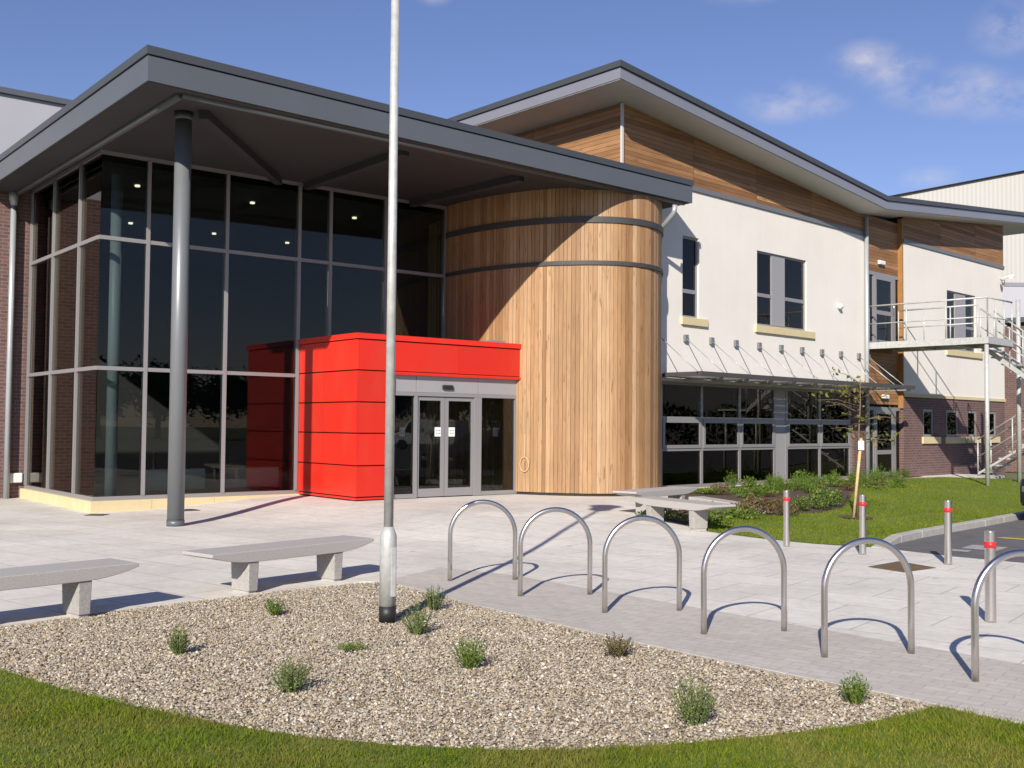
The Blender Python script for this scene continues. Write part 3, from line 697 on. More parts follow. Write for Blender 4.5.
# brick pier, recessed door bay, cedar infill
MB().box(FC, (27.5, 28.33), (WC - .01, WC + .3), (0, 2.61)).build('brick_pier', M['brick'], B)
MB().tube([FC(28.14, WC - .09, .1), FC(28.14, WC - .09, 4.), FC(28.14, WC - .09, 7.6)], .058, 14).build('downpipe', M['pipe'], B)
js = (28.242, 30.42)
for z_a, z_b in ((2.3, 3.95), (6.1, 7.9)):
  bay = MB(); z = z_a
  while z < z_b:
    zt = z + .094
    P = [(js[0], z), (js[1], z), (js[1], min(zt, soff(js[1]))), (js[0], min(zt, soff(js[0])))]
    if z < soff(28.0): bay.face([FC(p[0], WC - random.uniform(0, .003), p[1]) for p in P], uv=[(p[1], p[0]) for p in P], rnd=random.betavariate(2, 2))
    z += .1
  bay.build('timber_cladding', M['timber2'], B, weld=False)
bk = MB(); bk.face([FC(28.25, WC + .2, 0), FC(30.45, WC + .2, 0), FC(30.45, WC + .2, 7.8), FC(28.25, WC + .2, 7.62)]); bk.build('cladding_backing', M['dark'], B)
box1('corner_board', M['timber_trim'], FC, (30.20, 30.268), (WB - .012, WC + .01), (2.2, 7.83), B)
def glazed_door(z0, z1, name, zmid, sgn):
    f = MB(); w = WC - .02
    for a, b in ((28.36, 28.42), (28.66, 28.74), (29.84, 30.0), (30.3, 30.38)): f.box(FC, (a, b), (w, w + .1), (z0, z1))
    f.box(FC, (28.36, 30.38), (w - .004, w + .104), (z1, z1 + .1)); 
    for a, b in ((28.42, 28.66), (30.0, 30.3)): f.box(FC, (a, b), (w + .02, w + .08), (z0, z0 + .06))
    Dn = f.build(name, M['frame'], B)
    f = MB(); wl = w - .012
    f.box(FC, (28.74, 28.83), (wl, wl + .06), (z0, z1)); f.box(FC, (29.73, 29.84), (wl, wl + .06), (z0, z1))
    for c, d in ((z0, z0 + .12), (zmid - .06, zmid + .06), (z1 - .1, z1)): f.box(FC, (28.83, 29.73), (wl, wl + .06), (c, d))
    f.build('door_leaf', M['frame'], Dn)
    for a, b, c, d in ((28.83, 29.73, z0 + .12, zmid - .06), (28.83, 29.73, zmid + .06, z1 - .1)): box1('door_glass', M['glassU'], FC, (a, b), (wl + .02, wl + .035), (c, d), Dn)
    for a, b in ((28.42, 28.66), (30.0, 30.3)): box1('side_glass', M['glassU'], FC, (a, b), (w + .04, w + .055), (z0 + .06, z1), Dn)
    MB().tube([FC(29.78, wl - .05, z0 + .95), FC(29.78, wl - .05, z0 + 1.25)], .014, 8).build('door_handle', M['steel'], Dn)
glazed_door(.22, 2.12, 'glazed_door', .92, 0)
glazed_door(4.03, 6.0, 'upper_door', 4.95, 0)
# second wall field: brick base, yellow string course, cream render above
bh = [(31.53, 32.22, 1.36, 2.2), (33.15, 34.0, 1.36, 2.2), (34.70, 35.42, 1.36, 2.2), (36.35, 37.0, 1.36, 2.2)]
SE = 37.75
grid_wall(FC, 30.27, SE, 0, 2.545, WB, .22, bh).build('brick_wall', M['brick'], B)
for k, h in enumerate(bh): window(FC, *h, WB, sill=((h[0] - .1, h[1] + (.42 if k < 2 else .2)), (1.15, 1.358)), t=.075, name='window', rec=.015)
box1('string_course', M['ystone'], FC, (30.262, SE + .01), (WB - .035, WB + .1), (2.547, 2.648), B, bevel=.006)
h3 = (33.24, 35.42, 4.12, 5.99)
grid_wall(FC, 30.27, SE, 2.65, 7.12, WB, .2, [h3]).build('rendered_wall', M['render'], B)
window(FC, *h3, WB, transom=4.9, panel=(33.92, 34.72), sill=((33.14, 35.85), (3.93, 4.117)))
box1('wall_flashing', M['flash'], FC, (30.27, SE), (WB - .035, WB + .05), (7.122, 7.235), B)
boards_sloped(FC, 30.27, SE - .03, 7.24, WB - .005, [32.8, 35.4]).build('timber_cladding', M['timber2'], B, weld=False)
bk = MB(); bk.face([FC(30.27, WB + .03, 7.2), FC(SE, WB + .03, 7.2), FC(SE, WB + .03, soff(SE)), FC(30.27, WB + .03, soff(30.27))])
bk.face([FC(30.27, WB + .03, 7.2), FC(30.27, WC + .2, 7.2), FC(30.27, WC + .2, soff(30.27)), FC(30.27, WB + .03, soff(30.27))]); bk.build('cladding_backing', M['dark'], B)
MB().face([FC(SE, WB + .3, 0), FC(SE, 27, 0), FC(SE, 27, soff(SE)), FC(SE, WB + .3, soff(SE))]).box(FC, (SE - .02, SE), (WB + .02, WB + .4), (7.2, soff(SE) - .03)).build('end_wall', M['render'], B)
# rooms behind the windows
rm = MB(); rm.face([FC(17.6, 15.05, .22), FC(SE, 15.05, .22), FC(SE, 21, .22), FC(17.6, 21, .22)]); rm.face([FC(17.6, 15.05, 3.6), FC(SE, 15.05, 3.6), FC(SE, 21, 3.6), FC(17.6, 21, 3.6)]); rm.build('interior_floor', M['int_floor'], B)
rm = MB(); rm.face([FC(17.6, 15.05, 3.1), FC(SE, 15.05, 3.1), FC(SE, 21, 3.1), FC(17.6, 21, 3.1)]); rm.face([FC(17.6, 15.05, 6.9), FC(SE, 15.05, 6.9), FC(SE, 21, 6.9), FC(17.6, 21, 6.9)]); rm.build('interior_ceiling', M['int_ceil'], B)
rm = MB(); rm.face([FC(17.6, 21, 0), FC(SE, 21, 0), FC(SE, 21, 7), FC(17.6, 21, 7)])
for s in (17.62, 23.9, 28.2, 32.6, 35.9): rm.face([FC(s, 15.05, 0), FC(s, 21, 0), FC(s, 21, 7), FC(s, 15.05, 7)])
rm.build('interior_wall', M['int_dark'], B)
for a, b in ((19.6, 20.5), (20.7, 22.1), (24.6, 25.8), (26.0, 27.3)): box1('radiator', M['radiator'], FC, (a, b), (15.12, 15.22), (.34, .76), B, bevel=.01)
# louvred sun shade with tie rods
bs = MB(); bs.box(FC, (18.85, 28.9), (13.66, 13.74), (2.70, 2.80)); bs.box(FC, (18.85, 28.2), (14.66, 14.72), (2.70, 2.78)); bs.box(FC, (18.85, 18.93), (13.742, 14.658), (2.705, 2.795))
BS = bs.build('sun_shade', M['shade'], B)
for k in range(10): box1('arm', M['frame'], FC, (19.76 + k - .02, 19.76 + k + .02), (13.742, 14.79), (2.66, 2.70), BS)
for k in range(5):
    w = 13.84 + k * .165
    MB().prism([FC(18.95, w, 2.715), FC(28.2, w, 2.715), FC(28.2, w + .11, 2.745), FC(18.95, w + .11, 2.745)], [FC(18.95, w, 2.735), FC(28.2, w, 2.735), FC(28.2, w + .11, 2.765), FC(18.95, w + .11, 2.765)]).build('louvre_blade', M['frame'], BS)
for k in range(11):
    s = 18.78 + k if k < 10 else 28.32
    box1('bracket', M['frame_d'], FC, (s - .06, s + .06), (WC - .07, WC - .002), (3.54, 3.70), BS)
    MB().tube([FC(s, WC - .06, 3.6), FC(s + .02, 13.72, 2.79)], .012, 8).build('tie_rod', M['pipe'], BS)

# ------------------------------------------------------------------ fittings on the building (things of their own)
def bulkhead(F, s, w, z, label, hw=.16, hh=.07):
    o = MB().box(F, (s - hw, s + hw), (w - .09, w - .002), (z - hh, z + hh)).build('wall_light', M['white'], bevel=.02); tag(o, label, 'light'); return o
bulkhead(FC, 29.1, WC - .005, 6.40, 'white bulkhead light on the timber above the upper door', .17, .06)
bulkhead(FC, 29.3, WC - .005, 2.52, 'white bulkhead light on the timber above the ground floor door', .17, .06)
bulkhead(FA, -.2, 4.45, .42, 'small white box light low on the brick wall beside the glass hall', .13, .1)
o = MB().tube([FC(26.7, WC - .002, 4.93), FC(26.7, WC - .06, 4.93), FC(26.7, WC - .12, 4.88)], [.07, .08, .05], 12).build('wall_sensor', M['white']); tag(o, 'small white dome sensor on the cream wall right of the double window', 'sensor')
cctv = empty('security_camera', FC(37.45, WB, 6.8), 'white security camera on a bracket at the end of the cream wall', 'camera')
MB().tube([FC(37.45, WB - .005, 6.78), FC(37.45, WB - .14, 6.78), FC(37.38, WB - .42, 6.86)], .025, 8).build('bracket', M['white'], cctv)
MB().tube([FC(37.40, WB - .42, 6.86), FC(37.20, WB - .50, 6.80), FC(36.9, WB - .58, 6.74)], [.07, .08, .07], 10).build('housing', M['white'], cctv)
MB().tube([FC(37.3, WB - .16, 6.7), FC(37.3, WB - .16, 6.52)], [.07, .04], 10).build('lamp_head', M['frame_d'], cctv)
t_ = 3.55
for t_ in np.linspace(3.3, 4.4, 200):
    if FA(*dpt(t_), 0)[0] > .28: break
pr = [dpt(t_, .05)]
def drum_xy(dl): t = t_ + dl / 2.6; return dpt(t, .05)
pts = [FA(*drum_xy(.02), 1.42), FA(*drum_xy(.02), 1.0)] + [FA(*drum_xy(.01 + .085 * math.sin(a)), .80 + .15 * math.cos(a)) for a in np.linspace(0, 2 * math.pi, 18)]
tag(MB().tube(pts, .012, 8).build('hanging_rope_loop', M['rope']), 'pale rope loop hanging on the timber drum beside the entrance doors', 'rope')

# ------------------------------------------------------------------ external staircase
ES = empty('external_staircase', FC(29.0, 13, .15), 'galvanised steel fire escape stair with railed platform at the upper door', 'staircase')
PW, PS0, PS1, PZ = 11.36, 28.2, 29.85, 4.0
MB().box(FC, (PS0 + .06, PS1 - .06), (PW + .06, 14.76), (PZ - .05, PZ)).build('platform_deck', M['galv'], ES)
fr = MB(); fr.box(FC, (PS0, PS0 + .058), (PW, 14.76), (PZ - .16, PZ + .02)); fr.box(FC, (PS1 - .058, PS1), (PW, 14.76), (PZ - .16, PZ + .02)); fr.box(FC, (PS0 + .06, PS1 - .06), (PW, PW + .058), (PZ - .16, PZ + .02))
for w in (12.4, 13.5): fr.box(FC, (PS0 + .06, PS1 - .06), (w, w + .06), (PZ - .15, PZ - .052))
fr.build('platform_frame', M['galv'], ES)
for s, w in ((PS0 + .08, PW + .08), (30.0, 9.0), (31.8, 9.0)): MB().tube([FC(s, w, .1), FC(s, w, PZ - .16 if s < 29 else 2.12)], .055, 12).build('support_post', M['galv'], ES)
def rail(p, q, posts, h=1.05):
    m = MB(); p, q = np.array(p), np.array(q)
    for hh, r in ((h, .024), (h * .52, .018)): m.tube([p + [0, 0, hh], q + [0, 0, hh]], r, 8)
    for k in range(posts): a = p + (q - p) * k / (posts - 1); m.tube([a, a + [0, 0, h]], .02, 8)
    return m
rail(FC(PS0 + .03, 14.7, PZ), FC(PS0 + .03, PW + .03, PZ), 4).build('guard_rail', M['galv'], ES)
rail(FC(PS0 + .03, PW + .03, PZ), FC(PS1, PW + .03, PZ), 4).build('guard_rail', M['galv'], ES)
rail(FC(PS1 - .03, 14.6, PZ), FC(PS1 - .03, 12.3, PZ), 4).build('guard_rail', M['galv'], ES)
nst = 9; rise, going = .2, .26
W1 = 12.25; L0, L1, M0, M1 = 29.87, 30.80, 30.98, 31.9          # the two lanes of the dog-leg flight
box1('platform_deck', M['galv'], FC, (PS1 + .002, L1), (W1, 13.4), (PZ - .05, PZ), ES)
for k in range(nst):
    w = W1 - k * going; z = PZ - (k + 1) * rise
    box1('tread', M['galv'], FC, (L0 + .05, L1 - .05), (w - going - .02, w), (z - .04, z), ES)
WL = W1 - nst * going; ZL = PZ - nst * rise
def flight_side(s, wa, za, wb, zb, n=4, dp=.15):
    MB().prism([FC(s, wa, za - dp), FC(s + .03, wa, za - dp), FC(s + .03, wb, zb - dp), FC(s, wb, zb - dp)], [FC(s, wa, za), FC(s + .03, wa, za), FC(s + .03, wb, zb), FC(s, wb, zb)]).build('stringer', M['galv'], ES)
    rail(FC(s + .015, wa, za - .1), FC(s + .015, wb, zb - .1), n).build('hand_rail', M['galv'], ES)
for s in (L0, L1): flight_side(s, W1, PZ, WL, ZL)
box1('landing', M['galv'], FC, (L0, M1 + .05), (WL - 1.1, WL), (ZL - .06, ZL), ES)
n2, g2 = 10, .29
for k in range(n2):
    w = WL + k * g2; z = ZL - k * rise
    box1('tread', M['galv'], FC, (M0 + .05, M1 - .03), (w, w + g2 + .02), (z - .04, z), ES)
for s in (M0, M1): flight_side(s, WL, ZL, WL + n2 * g2, .36, 4, .07)
MB().tube([FC(30.89, 11.62, .1), FC(30.89, 11.62, 5.25)], .06, 12).build('tall_post', M['galv'], ES)

# ------------------------------------------------------------------ street furniture
lamp = empty('lamp_post', (-.998, 8.776, 0), 'tall galvanised lamp post with a black base standing in the gravel', 'lamp post')
lx, ly = -.998, 8.776
P3 = lambda z: np.array([lx, ly, z])
MB().tube([P3(.0), P3(.125)], .070, 24).build('base_sleeve', M['black'], lamp)
MB().tube([P3(.125), P3(.69), P3(.71), P3(.765)], [.068, .068, .062, .041], 24).build('lower_shaft', M['galv'], lamp)
MB().tube([P3(.75), P3(5.5)], [.0395, .034], 20).build('pole', M['galv'], lamp)
dl_ = np.array([lx, ly, 0])
MB().prism([dl_ + [.030, -.068, .2], dl_ + [.072, -.04, .2], dl_ + [.068, .0, .2], dl_ + [.03, -.02, .2]], [dl_ + [.030, -.068, .6], dl_ + [.072, -.04, .6], dl_ + [.068, .0, .6], dl_ + [.03, -.02, .6]]).build('access_door', M['galv'], lamp, bevel=.008)
MB().tube([P3(5.5), P3(5.62), P3(5.66)], [.07, .2, .2], 20).tube([P3(5.98), P3(6.04), P3(6.1)], [.3, .24, .05], 20).build('lantern_body', M['fascia'], lamp)
MB().tube([P3(5.66), P3(5.98)], [.17, .25], 20).build('lantern_glass', M['white'], lamp)

# cycle hoops
def hoop_mesh():
    m = MB(); r = .338; h = .805 - r; pts = [(-r, 0, 0), (-r, 0, h * .5), (-r, 0, h)] + [(-r * math.cos(a), 0, h + r * math.sin(a)) for a in np.linspace(0, math.pi, 25)[1:-1]] + [(r, 0, h), (r, 0, h * .5), (r, 0, 0)]
    return m.tube([np.array(p) for p in pts], .0235, 14)
hoop_root = empty('cycle_hoop', (0, 0, 0), '', '')
HT = hoop_mesh().build('tube', M['steel'], hoop_root)
hl = ['stainless cycle hoop nearest the building, first from the lamp post', 'second stainless cycle hoop from the lamp post', 'third stainless cycle hoop from the lamp post, in front of the right benches',
      'fourth stainless cycle hoop from the lamp post', 'fifth stainless cycle hoop, beside the rusty manhole cover', 'stainless cycle hoop cut off by the right edge, nearest the camera']
hp = [(-.287, 11.085, 80), (.424, 10.15, 78), (1.141, 9.302, 78), (1.826, 8.402, 77), (2.526, 7.602, 77.5), (3.285, 6.93, 77)]
for k, (x, y, a) in enumerate(hp):
    o = hoop_root if k == 0 else copy_tree(hoop_root)
    o.location = (x, y, 0.004); o.rotation_euler = (0, 0, R(90 - a)); tag(o, hl[k], 'bike stand', 'row of stainless cycle hoops')
# bollards
br_ = empty('bollard', (0, 0, 0), '', '')
MB().tube([(0, 0, 0), (0, 0, .02), (0, 0, .70), (0, 0, .748), (0, 0, .752)], [.044, .044, .044, .044, .044], 24).build('post', M['steel'], br_)
MB().tube([(0, 0, .615), (0, 0, .665)], .0475, 20).build('reflective_band', M['tape'], br_)
bl = ['steel bollard with red band at the lawn edge, left of the stake', 'steel bollard with red band just right of the staked sapling', 'steel bollard with red band in front of the asphalt and kerb', 'nearest steel bollard with red band, behind the last cycle hoop', 'steel bollard outside the right edge of the paving, beside the asphalt']
for k, (x, y) in enumerate([(3.72, 14.49), (4.47, 13.65), (5.18, 12.73), (4.0, 8.97), (5.0, 8.55)]):
    o = br_ if k == 0 else copy_tree(br_)
    o.location = (x, y, hz(x, y)); tag(o, bl[k], 'bollard', 'steel bollards with red bands')

# granite benches
bench = empty('granite_bench', (0, 0, 0), '', '')
def bench_slab():
    m = MB(); Lh, W, t, zt = 1.0, .235, .108, .402; n = 24; rows = []
    for k in range(n + 1):
        x = -Lh + 2 * Lh * k / n; e = max(0, (abs(x) - .52) / (Lh - .52)); d = t * (1 - .70 * e ** 1.9)
        hw = W
        rows.append([np.array((x, -hw, zt - d)), np.array((x, hw, zt - d)), np.array((x, hw, zt)), np.array((x, -hw, zt))])
    for k in range(n):
        a, b = rows[k], rows[k + 1]
        m.face([a[3], b[3], b[2], a[2]]); m.face([a[1], b[1], b[0], a[0]], smooth=True); m.face([a[0], b[0], b[3], a[3]]); m.face([b[1], a[1], a[2], b[2]])
    m.face(rows[0][::-1]); m.face(rows[-1])
    return m
bench_slab().build('seat_slab', M['graniteTop'], bench, bevel=.006)
for sx in (-.525, .525):
    x0, x1 = sx - .058, sx + .058
    MB().prism([(x0 + .006, -.215, .02), (x1 - .006, -.215, .02), (x1 - .006, .05, .02), (x0 + .006, .05, .02)], [(x0, -.222, .295), (x1, -.222, .295), (x1, .06, .295), (x0, .06, .295)]).build('leg', M['granite'], bench, bevel=.006)
    MB().box(FW, (x0 + .016, x1 - .016), (-.2, .04), (-.02, .022)).build('leg_foot', M['kerb'], bench)
bl = [((-2.25, 10.67), 50.7, 'granite bench between the lamp post and the glass hall'), ((-3.985, 8.56), 50.2, 'granite bench cut off by the left edge of the picture'),
      ((2.62, 16.6), -60, 'right-hand granite bench nearest the lawn, its leg at the lawn corner'), ((2.50, 18.45), 50.5, 'granite bench close to the timber drum, behind the nearer bench')]
for k, ((x, y), a, lab) in enumerate(bl):
    o = bench if k == 0 else copy_tree(bench)
    o.location = (x, y, hz(x, y)); o.rotation_euler = (0, 0, R(a)); tag(o, lab, 'bench', 'granite benches round the plaza')

mse = MB(); A_, B_ = np.array((3.50, 20.35)), np.array((4.42, 18.95)); d_ = (B_ - A_) / np.hypot(*(B_ - A_)); n_ = np.array([-d_[1], d_[0]]) * .19
q4 = [A_ - n_, B_ - n_, B_ + n_, A_ + n_]
mse.prism([(p[0], p[1], hz(*p) - .05) for p in q4], [(p[0], p[1], hz(*p) + .13) for p in q4])
tag(mse.build('stone_block', M['graniteTop'], bevel=.015), 'long low pale stone block lying in the planting bed behind the right benches', 'stone block')
# covers in the ground
z_ = hz(4.5, 12.45)
mc = MB(); mq = [(4.13, 12.43), (4.38, 11.98), (4.90, 12.39), (4.68, 12.96)][::1]
mc.prism([(x, y, z_ - .02) for x, y in mq], [(x, y, z_ + .006) for x, y in mq]); tag(mc.build('manhole_cover', M['rust']), 'rusty brown square manhole cover in the pale paving', 'manhole cover')
for (x, y), lab in (((-7.11, 18.45), 'small dark drain grate left of the yellow plinth corner'), ((-5.69, 19.21), 'small dark drain grate beside the grey canopy column')):
    tag(MB().prism([(x + a * .16, y + b * .16, -.02) for a, b in ((-1, -1), (1, -1), (1, 1), (-1, 1))], [(x + a * .16, y + b * .16, hz(x, y) + .006) for a, b in ((-1, -1), (1, -1), (1, 1), (-1, 1))]).build('drain_grate', M['black']), lab, 'drain')

# ------------------------------------------------------------------ plants
def leaf_cloud(cent, n, size, spread_dir=True, aspect=2.2):
    """n diamond leaves at the given centres with random tilt"""
    cent = np.asarray(cent); n = len(cent)
    d = rng.normal(0, 1, (n, 3)); d[:, 2] = np.abs(d[:, 2]) * .8 + .1; d /= np.linalg.norm(d, axis=1)[:, None]
    e = np.cross(d, rng.normal(0, 1, (n, 3))); e /= np.linalg.norm(e, axis=1)[:, None]
    s = size * rng.uniform(.6, 1.3, n)[:, None]
    V = np.stack([cent, cent + d * s * .5 + e * s * .5 / aspect, cent + d * s, cent + d * s * .5 - e * s * .5 / aspect], 1).reshape(-1, 3)
    return V, np.arange(4 * n).reshape(-1, 4)
def tuft(name, h, r, n, m, blade=.006, curl=.35, flop=.5):
    """spiky tuft: stems with small leaves along them"""
    V = []; F = []; q = 0
    ns = max(8, n // 14)
    for k in range(ns):
        a = rng.uniform(0, 6.28); t = rng.uniform(.05, 1) ** .7; rr = r * t; hh = h * (1 - .45 * t * t) * rng.uniform(.7, 1.15)
        b = np.array([math.cos(a) * rr * .35, math.sin(a) * rr * .35, 0]); tip = np.array([math.cos(a) * rr, math.sin(a) * rr, hh])
        w = blade * .35; nrm = np.array([-math.sin(a), math.cos(a), 0]) * w
        V += [b - nrm, b + nrm, tip]; V.append(tip + [0, 0, .004]); F.append((q, q + 1, q + 2, q + 3)); q += 4
        for j in range(14):
            f = rng.uniform(.15, 1.); p = b + (tip - b) * f; d = rng.normal(0, 1, 3); d[2] = abs(d[2]) + .5; d /= np.linalg.norm(d)
            L_ = blade * rng.uniform(3, 6) * (1.15 - .5 * f); e = np.cross(d, rng.normal(0, 1, 3)); e = e / np.linalg.norm(e) * blade * .55
            V += [p, p + d * L_ * .5 + e, p + d * L_, p + d * L_ * .5 - e]; F.append((q, q + 1, q + 2, q + 3)); q += 4
    return np_mesh(name, np.array(V), np.array(F), rng.uniform(0, 1, len(F)), m)
tufts = [((-2.30, 7.5), .17, .075, 700, 'leaf_lav', 'upright green tuft in the gravel below the left bench, leftmost'), ((-1.31, 6.49), .17, .14, 900, 'leaf_lav', 'bushy grey-green tuft in the gravel, nearest the front lawn on the left'),
         ((-1.98, 9.05), .13, .10, 600, 'leaf_bright', 'fresh green tuft in the gravel in front of the granite bench leg'), ((-1.12, 7.68), .05, .13, 250, 'leaf_bright', 'flat small green plant in the gravel between larger tufts'),
         ((-.71, 8.29), .22, .12, 800, 'leaf_lav', 'grey-green tuft in the gravel right of the lamp post base'), ((-.66, 9.35), .20, .11, 700, 'leaf_lav', 'darker green tuft by the shadow at the gravel corner'),
         ((-.27, 7.17), .19, .14, 800, 'leaf_bright', 'pale green loose tuft in the middle of the gravel'), ((.76, 7.56), .14, .13, 650, 'leaf_heath', 'brownish heather tuft near the paved strip'),
         ((1.00, 5.87), .23, .12, 1000, 'leaf_lav', 'tall silvery green tuft at the bottom edge of the gravel'), ((2.02, 6.33), .16, .09, 700, 'leaf_bright', 'small green tuft in the right tip of the gravel')]
for (x, y), h, r, n, m, lab in tufts:
    o = tuft('small_shrub', h * 1.12, r * 1.12, int(n * 1.3), M[m]); o.location = (x, y, -.012); tag(o, lab, 'plant', 'small plants in the gravel bed')
# planting-bed shrubs
def bush(n, r, h, m, size, name='shrub'):
    p = rng.normal(0, 1, (n, 3)); p /= np.linalg.norm(p, axis=1)[:, None]; p *= rng.uniform(.35, 1, n)[:, None] ** .6
    lump = 1 + .22 * np.sin(p[:, 0:1] * 5 + 1) * np.sin(p[:, 1:2] * 6)
    p = p * lump * [r, r, h * .5]; p[:, 2] += h * .52
    V, F = leaf_cloud(p, n, size)
    st = []; sf = []; q = 0
    for k in range(14):
        a = rng.uniform(0, 6.28); t = np.array([math.cos(a) * r * .7, math.sin(a) * r * .7, h * rng.uniform(.6, 1.15)]); w = .006
        st += [(-w, 0, 0), (w, 0, 0), tuple(t + [w * .5, 0, 0]), tuple(t - [w * .5, 0, 0])]; sf.append((q, q+1, q+2, q+3)); q += 4
    F = np.concatenate([F, np.array(sf) + len(V)]); V = np.concatenate([V, np.array(st)])
    return np_mesh(name, V, F, rng.uniform(0, 1, len(F)), M[m])
kinds = [(bush(520, .33, .50, 'leaf_bed', .085), 'leafy green shrub in the planting bed below the ground floor windows', 'green shrubs in the planting bed'),
         (tuft('shrub', .62, .36, 640, M['leaf_bed'], blade=.017), 'leafy green shrub in the planting bed below the ground floor windows', 'green shrubs in the planting bed'),
         (bush(320, .30, .22, 'leaf_red', .06), 'low russet shrub at the lawn edge of the planting bed', 'russet shrubs in the planting bed'),
         (bush(260, .32, .15, 'leaf_bright', .06), 'low spreading green plant between the benches and the lawn', 'low plants by the benches')]
first = [True] * 4
def plant(k, x, y, sc):
    o = kinds[k][0] if first[k] else kinds[k][0].copy()
    if not first[k]: COL.objects.link(o)
    first[k] = False; o.location = (x, y, hz(x, y) + .01); o.scale = (sc, sc, sc * random.uniform(.85, 1.15)); o.rotation_euler = (0, 0, random.uniform(0, 6.28))
    tag(o, kinds[k][1], 'shrub', kinds[k][2])
random.seed(5)
s = 20.9
while s < 30.6:
    for w in (14.25, 13.7, 13.15):
        if w < 13.5 and (s > 24.2 or s < 20.2): continue
        if w < 14 and s > 26.5: continue
        x, y = c2(s + random.uniform(-.25, .25), w + random.uniform(-.2, .2) + (.2 if s > 26.5 else 0))
        if s > 26.5: plant(1, x, y, random.uniform(.3, .5))
        else: plant(random.choice((0, 1, 1)), x, y, random.uniform(.36, .62))
    s += .62
for x, y, sc in ((5.3, 19.6, .55), (5.75, 19.9, .7), (6.2, 20.6, .6)): plant(0, x, y, sc)
for x, y, sc in ((3.95, 18.35, .9), (4.3, 18.7, 1.), (4.75, 18.6, .8), (4.45, 19.4, 1.), (5.0, 19.9, .7)): plant(2, x, y, sc)
for k in range(60):
    x, y = c2(random.uniform(18.4, 25.4), random.uniform(12.1, 13.7)); plant(random.choice((3, 3, 3, 3, 1, 2)), x, y, random.uniform(.45, .8))
for x, y, sc in ((2.55, 17.3, .9), (2.95, 17.1, .9), (3.2, 17.0, 1.), (3.55, 18.0, 1.1), (3.9, 17.95, .9), (2.3, 17.55, .8), (3.3, 18.6, 1.), (4.0, 18.9, 1.)): plant(3, x, y, sc)
# staked sapling
sx_, sy_ = 5.95, 18.66; hz0 = hz(sx_, sy_)
sap = empty('sapling_tree', (sx_ + .1, sy_ + .1, hz0), 'thin young tree with sparse olive leaves tied to a stake on the lawn', 'tree')
top = np.array([sx_ + .16, sy_ + .1, hz0 + 2.5]); b0 = np.array([sx_ + .1, sy_ + .1, hz0])
tr = MB().tube([b0, b0 + [.02, 0, 1.2], b0 + [.06, 0, 2.0], top], [.022, .018, .012, .004], 8)
cl = []
for k in range(24):
    f = rng.uniform(.5, .98); p = b0 + (top - b0) * f; a = rng.uniform(0, 6.28); L = rng.uniform(.45, 1.15) * (1.2 - .5 * f)
    q = p + np.array([math.cos(a) * L, math.sin(a) * L * .8, L * rng.uniform(-.05, .35)]); mid = (p + q) / 2 + [0, 0, .06]
    tr.tube([p, mid, q], [.007, .005, .002], 5)
    for j in range(9): t = rng.uniform(.35, 1.05); cl.append(p + (q - p) * t + rng.normal(0, .06, 3) + [0, 0, .03])
tr.build('trunk', M['bark'], sap)
V, F = leaf_cloud(cl, len(cl), .085, aspect=1.9); np_mesh('crown', V - np.array([sx_ + .1, sy_ + .1, hz0]), F, rng.uniform(0, 1, len(F)), M['leaf_tree'], sap)
stk = empty('tree_stake', (sx_, sy_, hz0), 'pale wooden stake with a white label leaning beside the sapling', 'stake')
MB().tube([np.array([sx_, sy_, hz0 - .02]), np.array([sx_ + .14, sy_, hz0 + 1.4])], .026, 10).build('post', M['wood_stake'], stk)
box1('label', M['paper'], FW, (sx_ + .075, sx_ + .175), (sy_ - .05, sy_ - .038), (hz0 + 1.2, hz0 + 1.36), stk)
sheet('tree_pit', [(sx_ + .05 + .3 * math.cos(a), sy_ + .05 + .3 * math.sin(a)) for a in np.linspace(0, 6.28, 16)[:-1]], M['soil'], .03, 2)

# ------------------------------------------------------------------ beyond the building
sh = empty('industrial_shed', (45, 75, 0), 'large pale corrugated industrial shed rising behind the right end of the wing', 'shed')
m = MB(); yS = 70.
prof = [(24.5, 0), (70, 0), (70, 17.5), (46, 21.05), (24.5, 16.75)]
m.face([(x, yS, z) for x, z in prof]); m.face([(24.5, yS + 60, 0), (24.5, yS, 0), (24.5, yS, 16.75), (24.5, yS + 60, 16.75)]); m.face([(70, yS, 0), (70, yS + 60, 0), (70, yS + 60, 17.5), (70, yS, 17.5)])
m.build('cladding_wall', M['shed'], sh)
m = MB(); m.face([(24.2, yS - .3, 16.78), (46, yS - .3, 21.14), (46, yS + 60, 21.14), (24.2, yS + 60, 16.78)]); m.face([(46, yS - .3, 21.14), (70.3, yS - .3, 17.55), (70.3, yS + 60, 17.55), (46, yS + 60, 21.14)])
m.build('roof', M['fascia'], sh)
m = MB(); m.box(FW, (24.6, 70), (yS - .06, yS - .01), (0, 11.2)); m.build('lower_cladding', M['shedgrey'], sh)
m = MB(); m.box(FW, (24.6, 70), (yS - .10, yS - .062), (11.0, 11.25)); m.build('cladding_rail', M['fascia2'], sh)
bo = empty('brick_outbuilding', FC(44, 17, 0), 'low brick outbuilding seen between the stair posts at the right edge', 'outbuilding')
m = MB(); m.box(FC, (41.5, 50), (15.2, 22), (0, 5.6)); m.build('wall', M['brick'], bo)
box1('roof', M['fascia'], FC, (41.3, 50.2), (15.0, 22.2), (5.61, 5.8), bo)
box1('door', M['timber_trim'], FC, (42.3, 43.3), (15.14, 15.19), (.1, 2.3), bo)

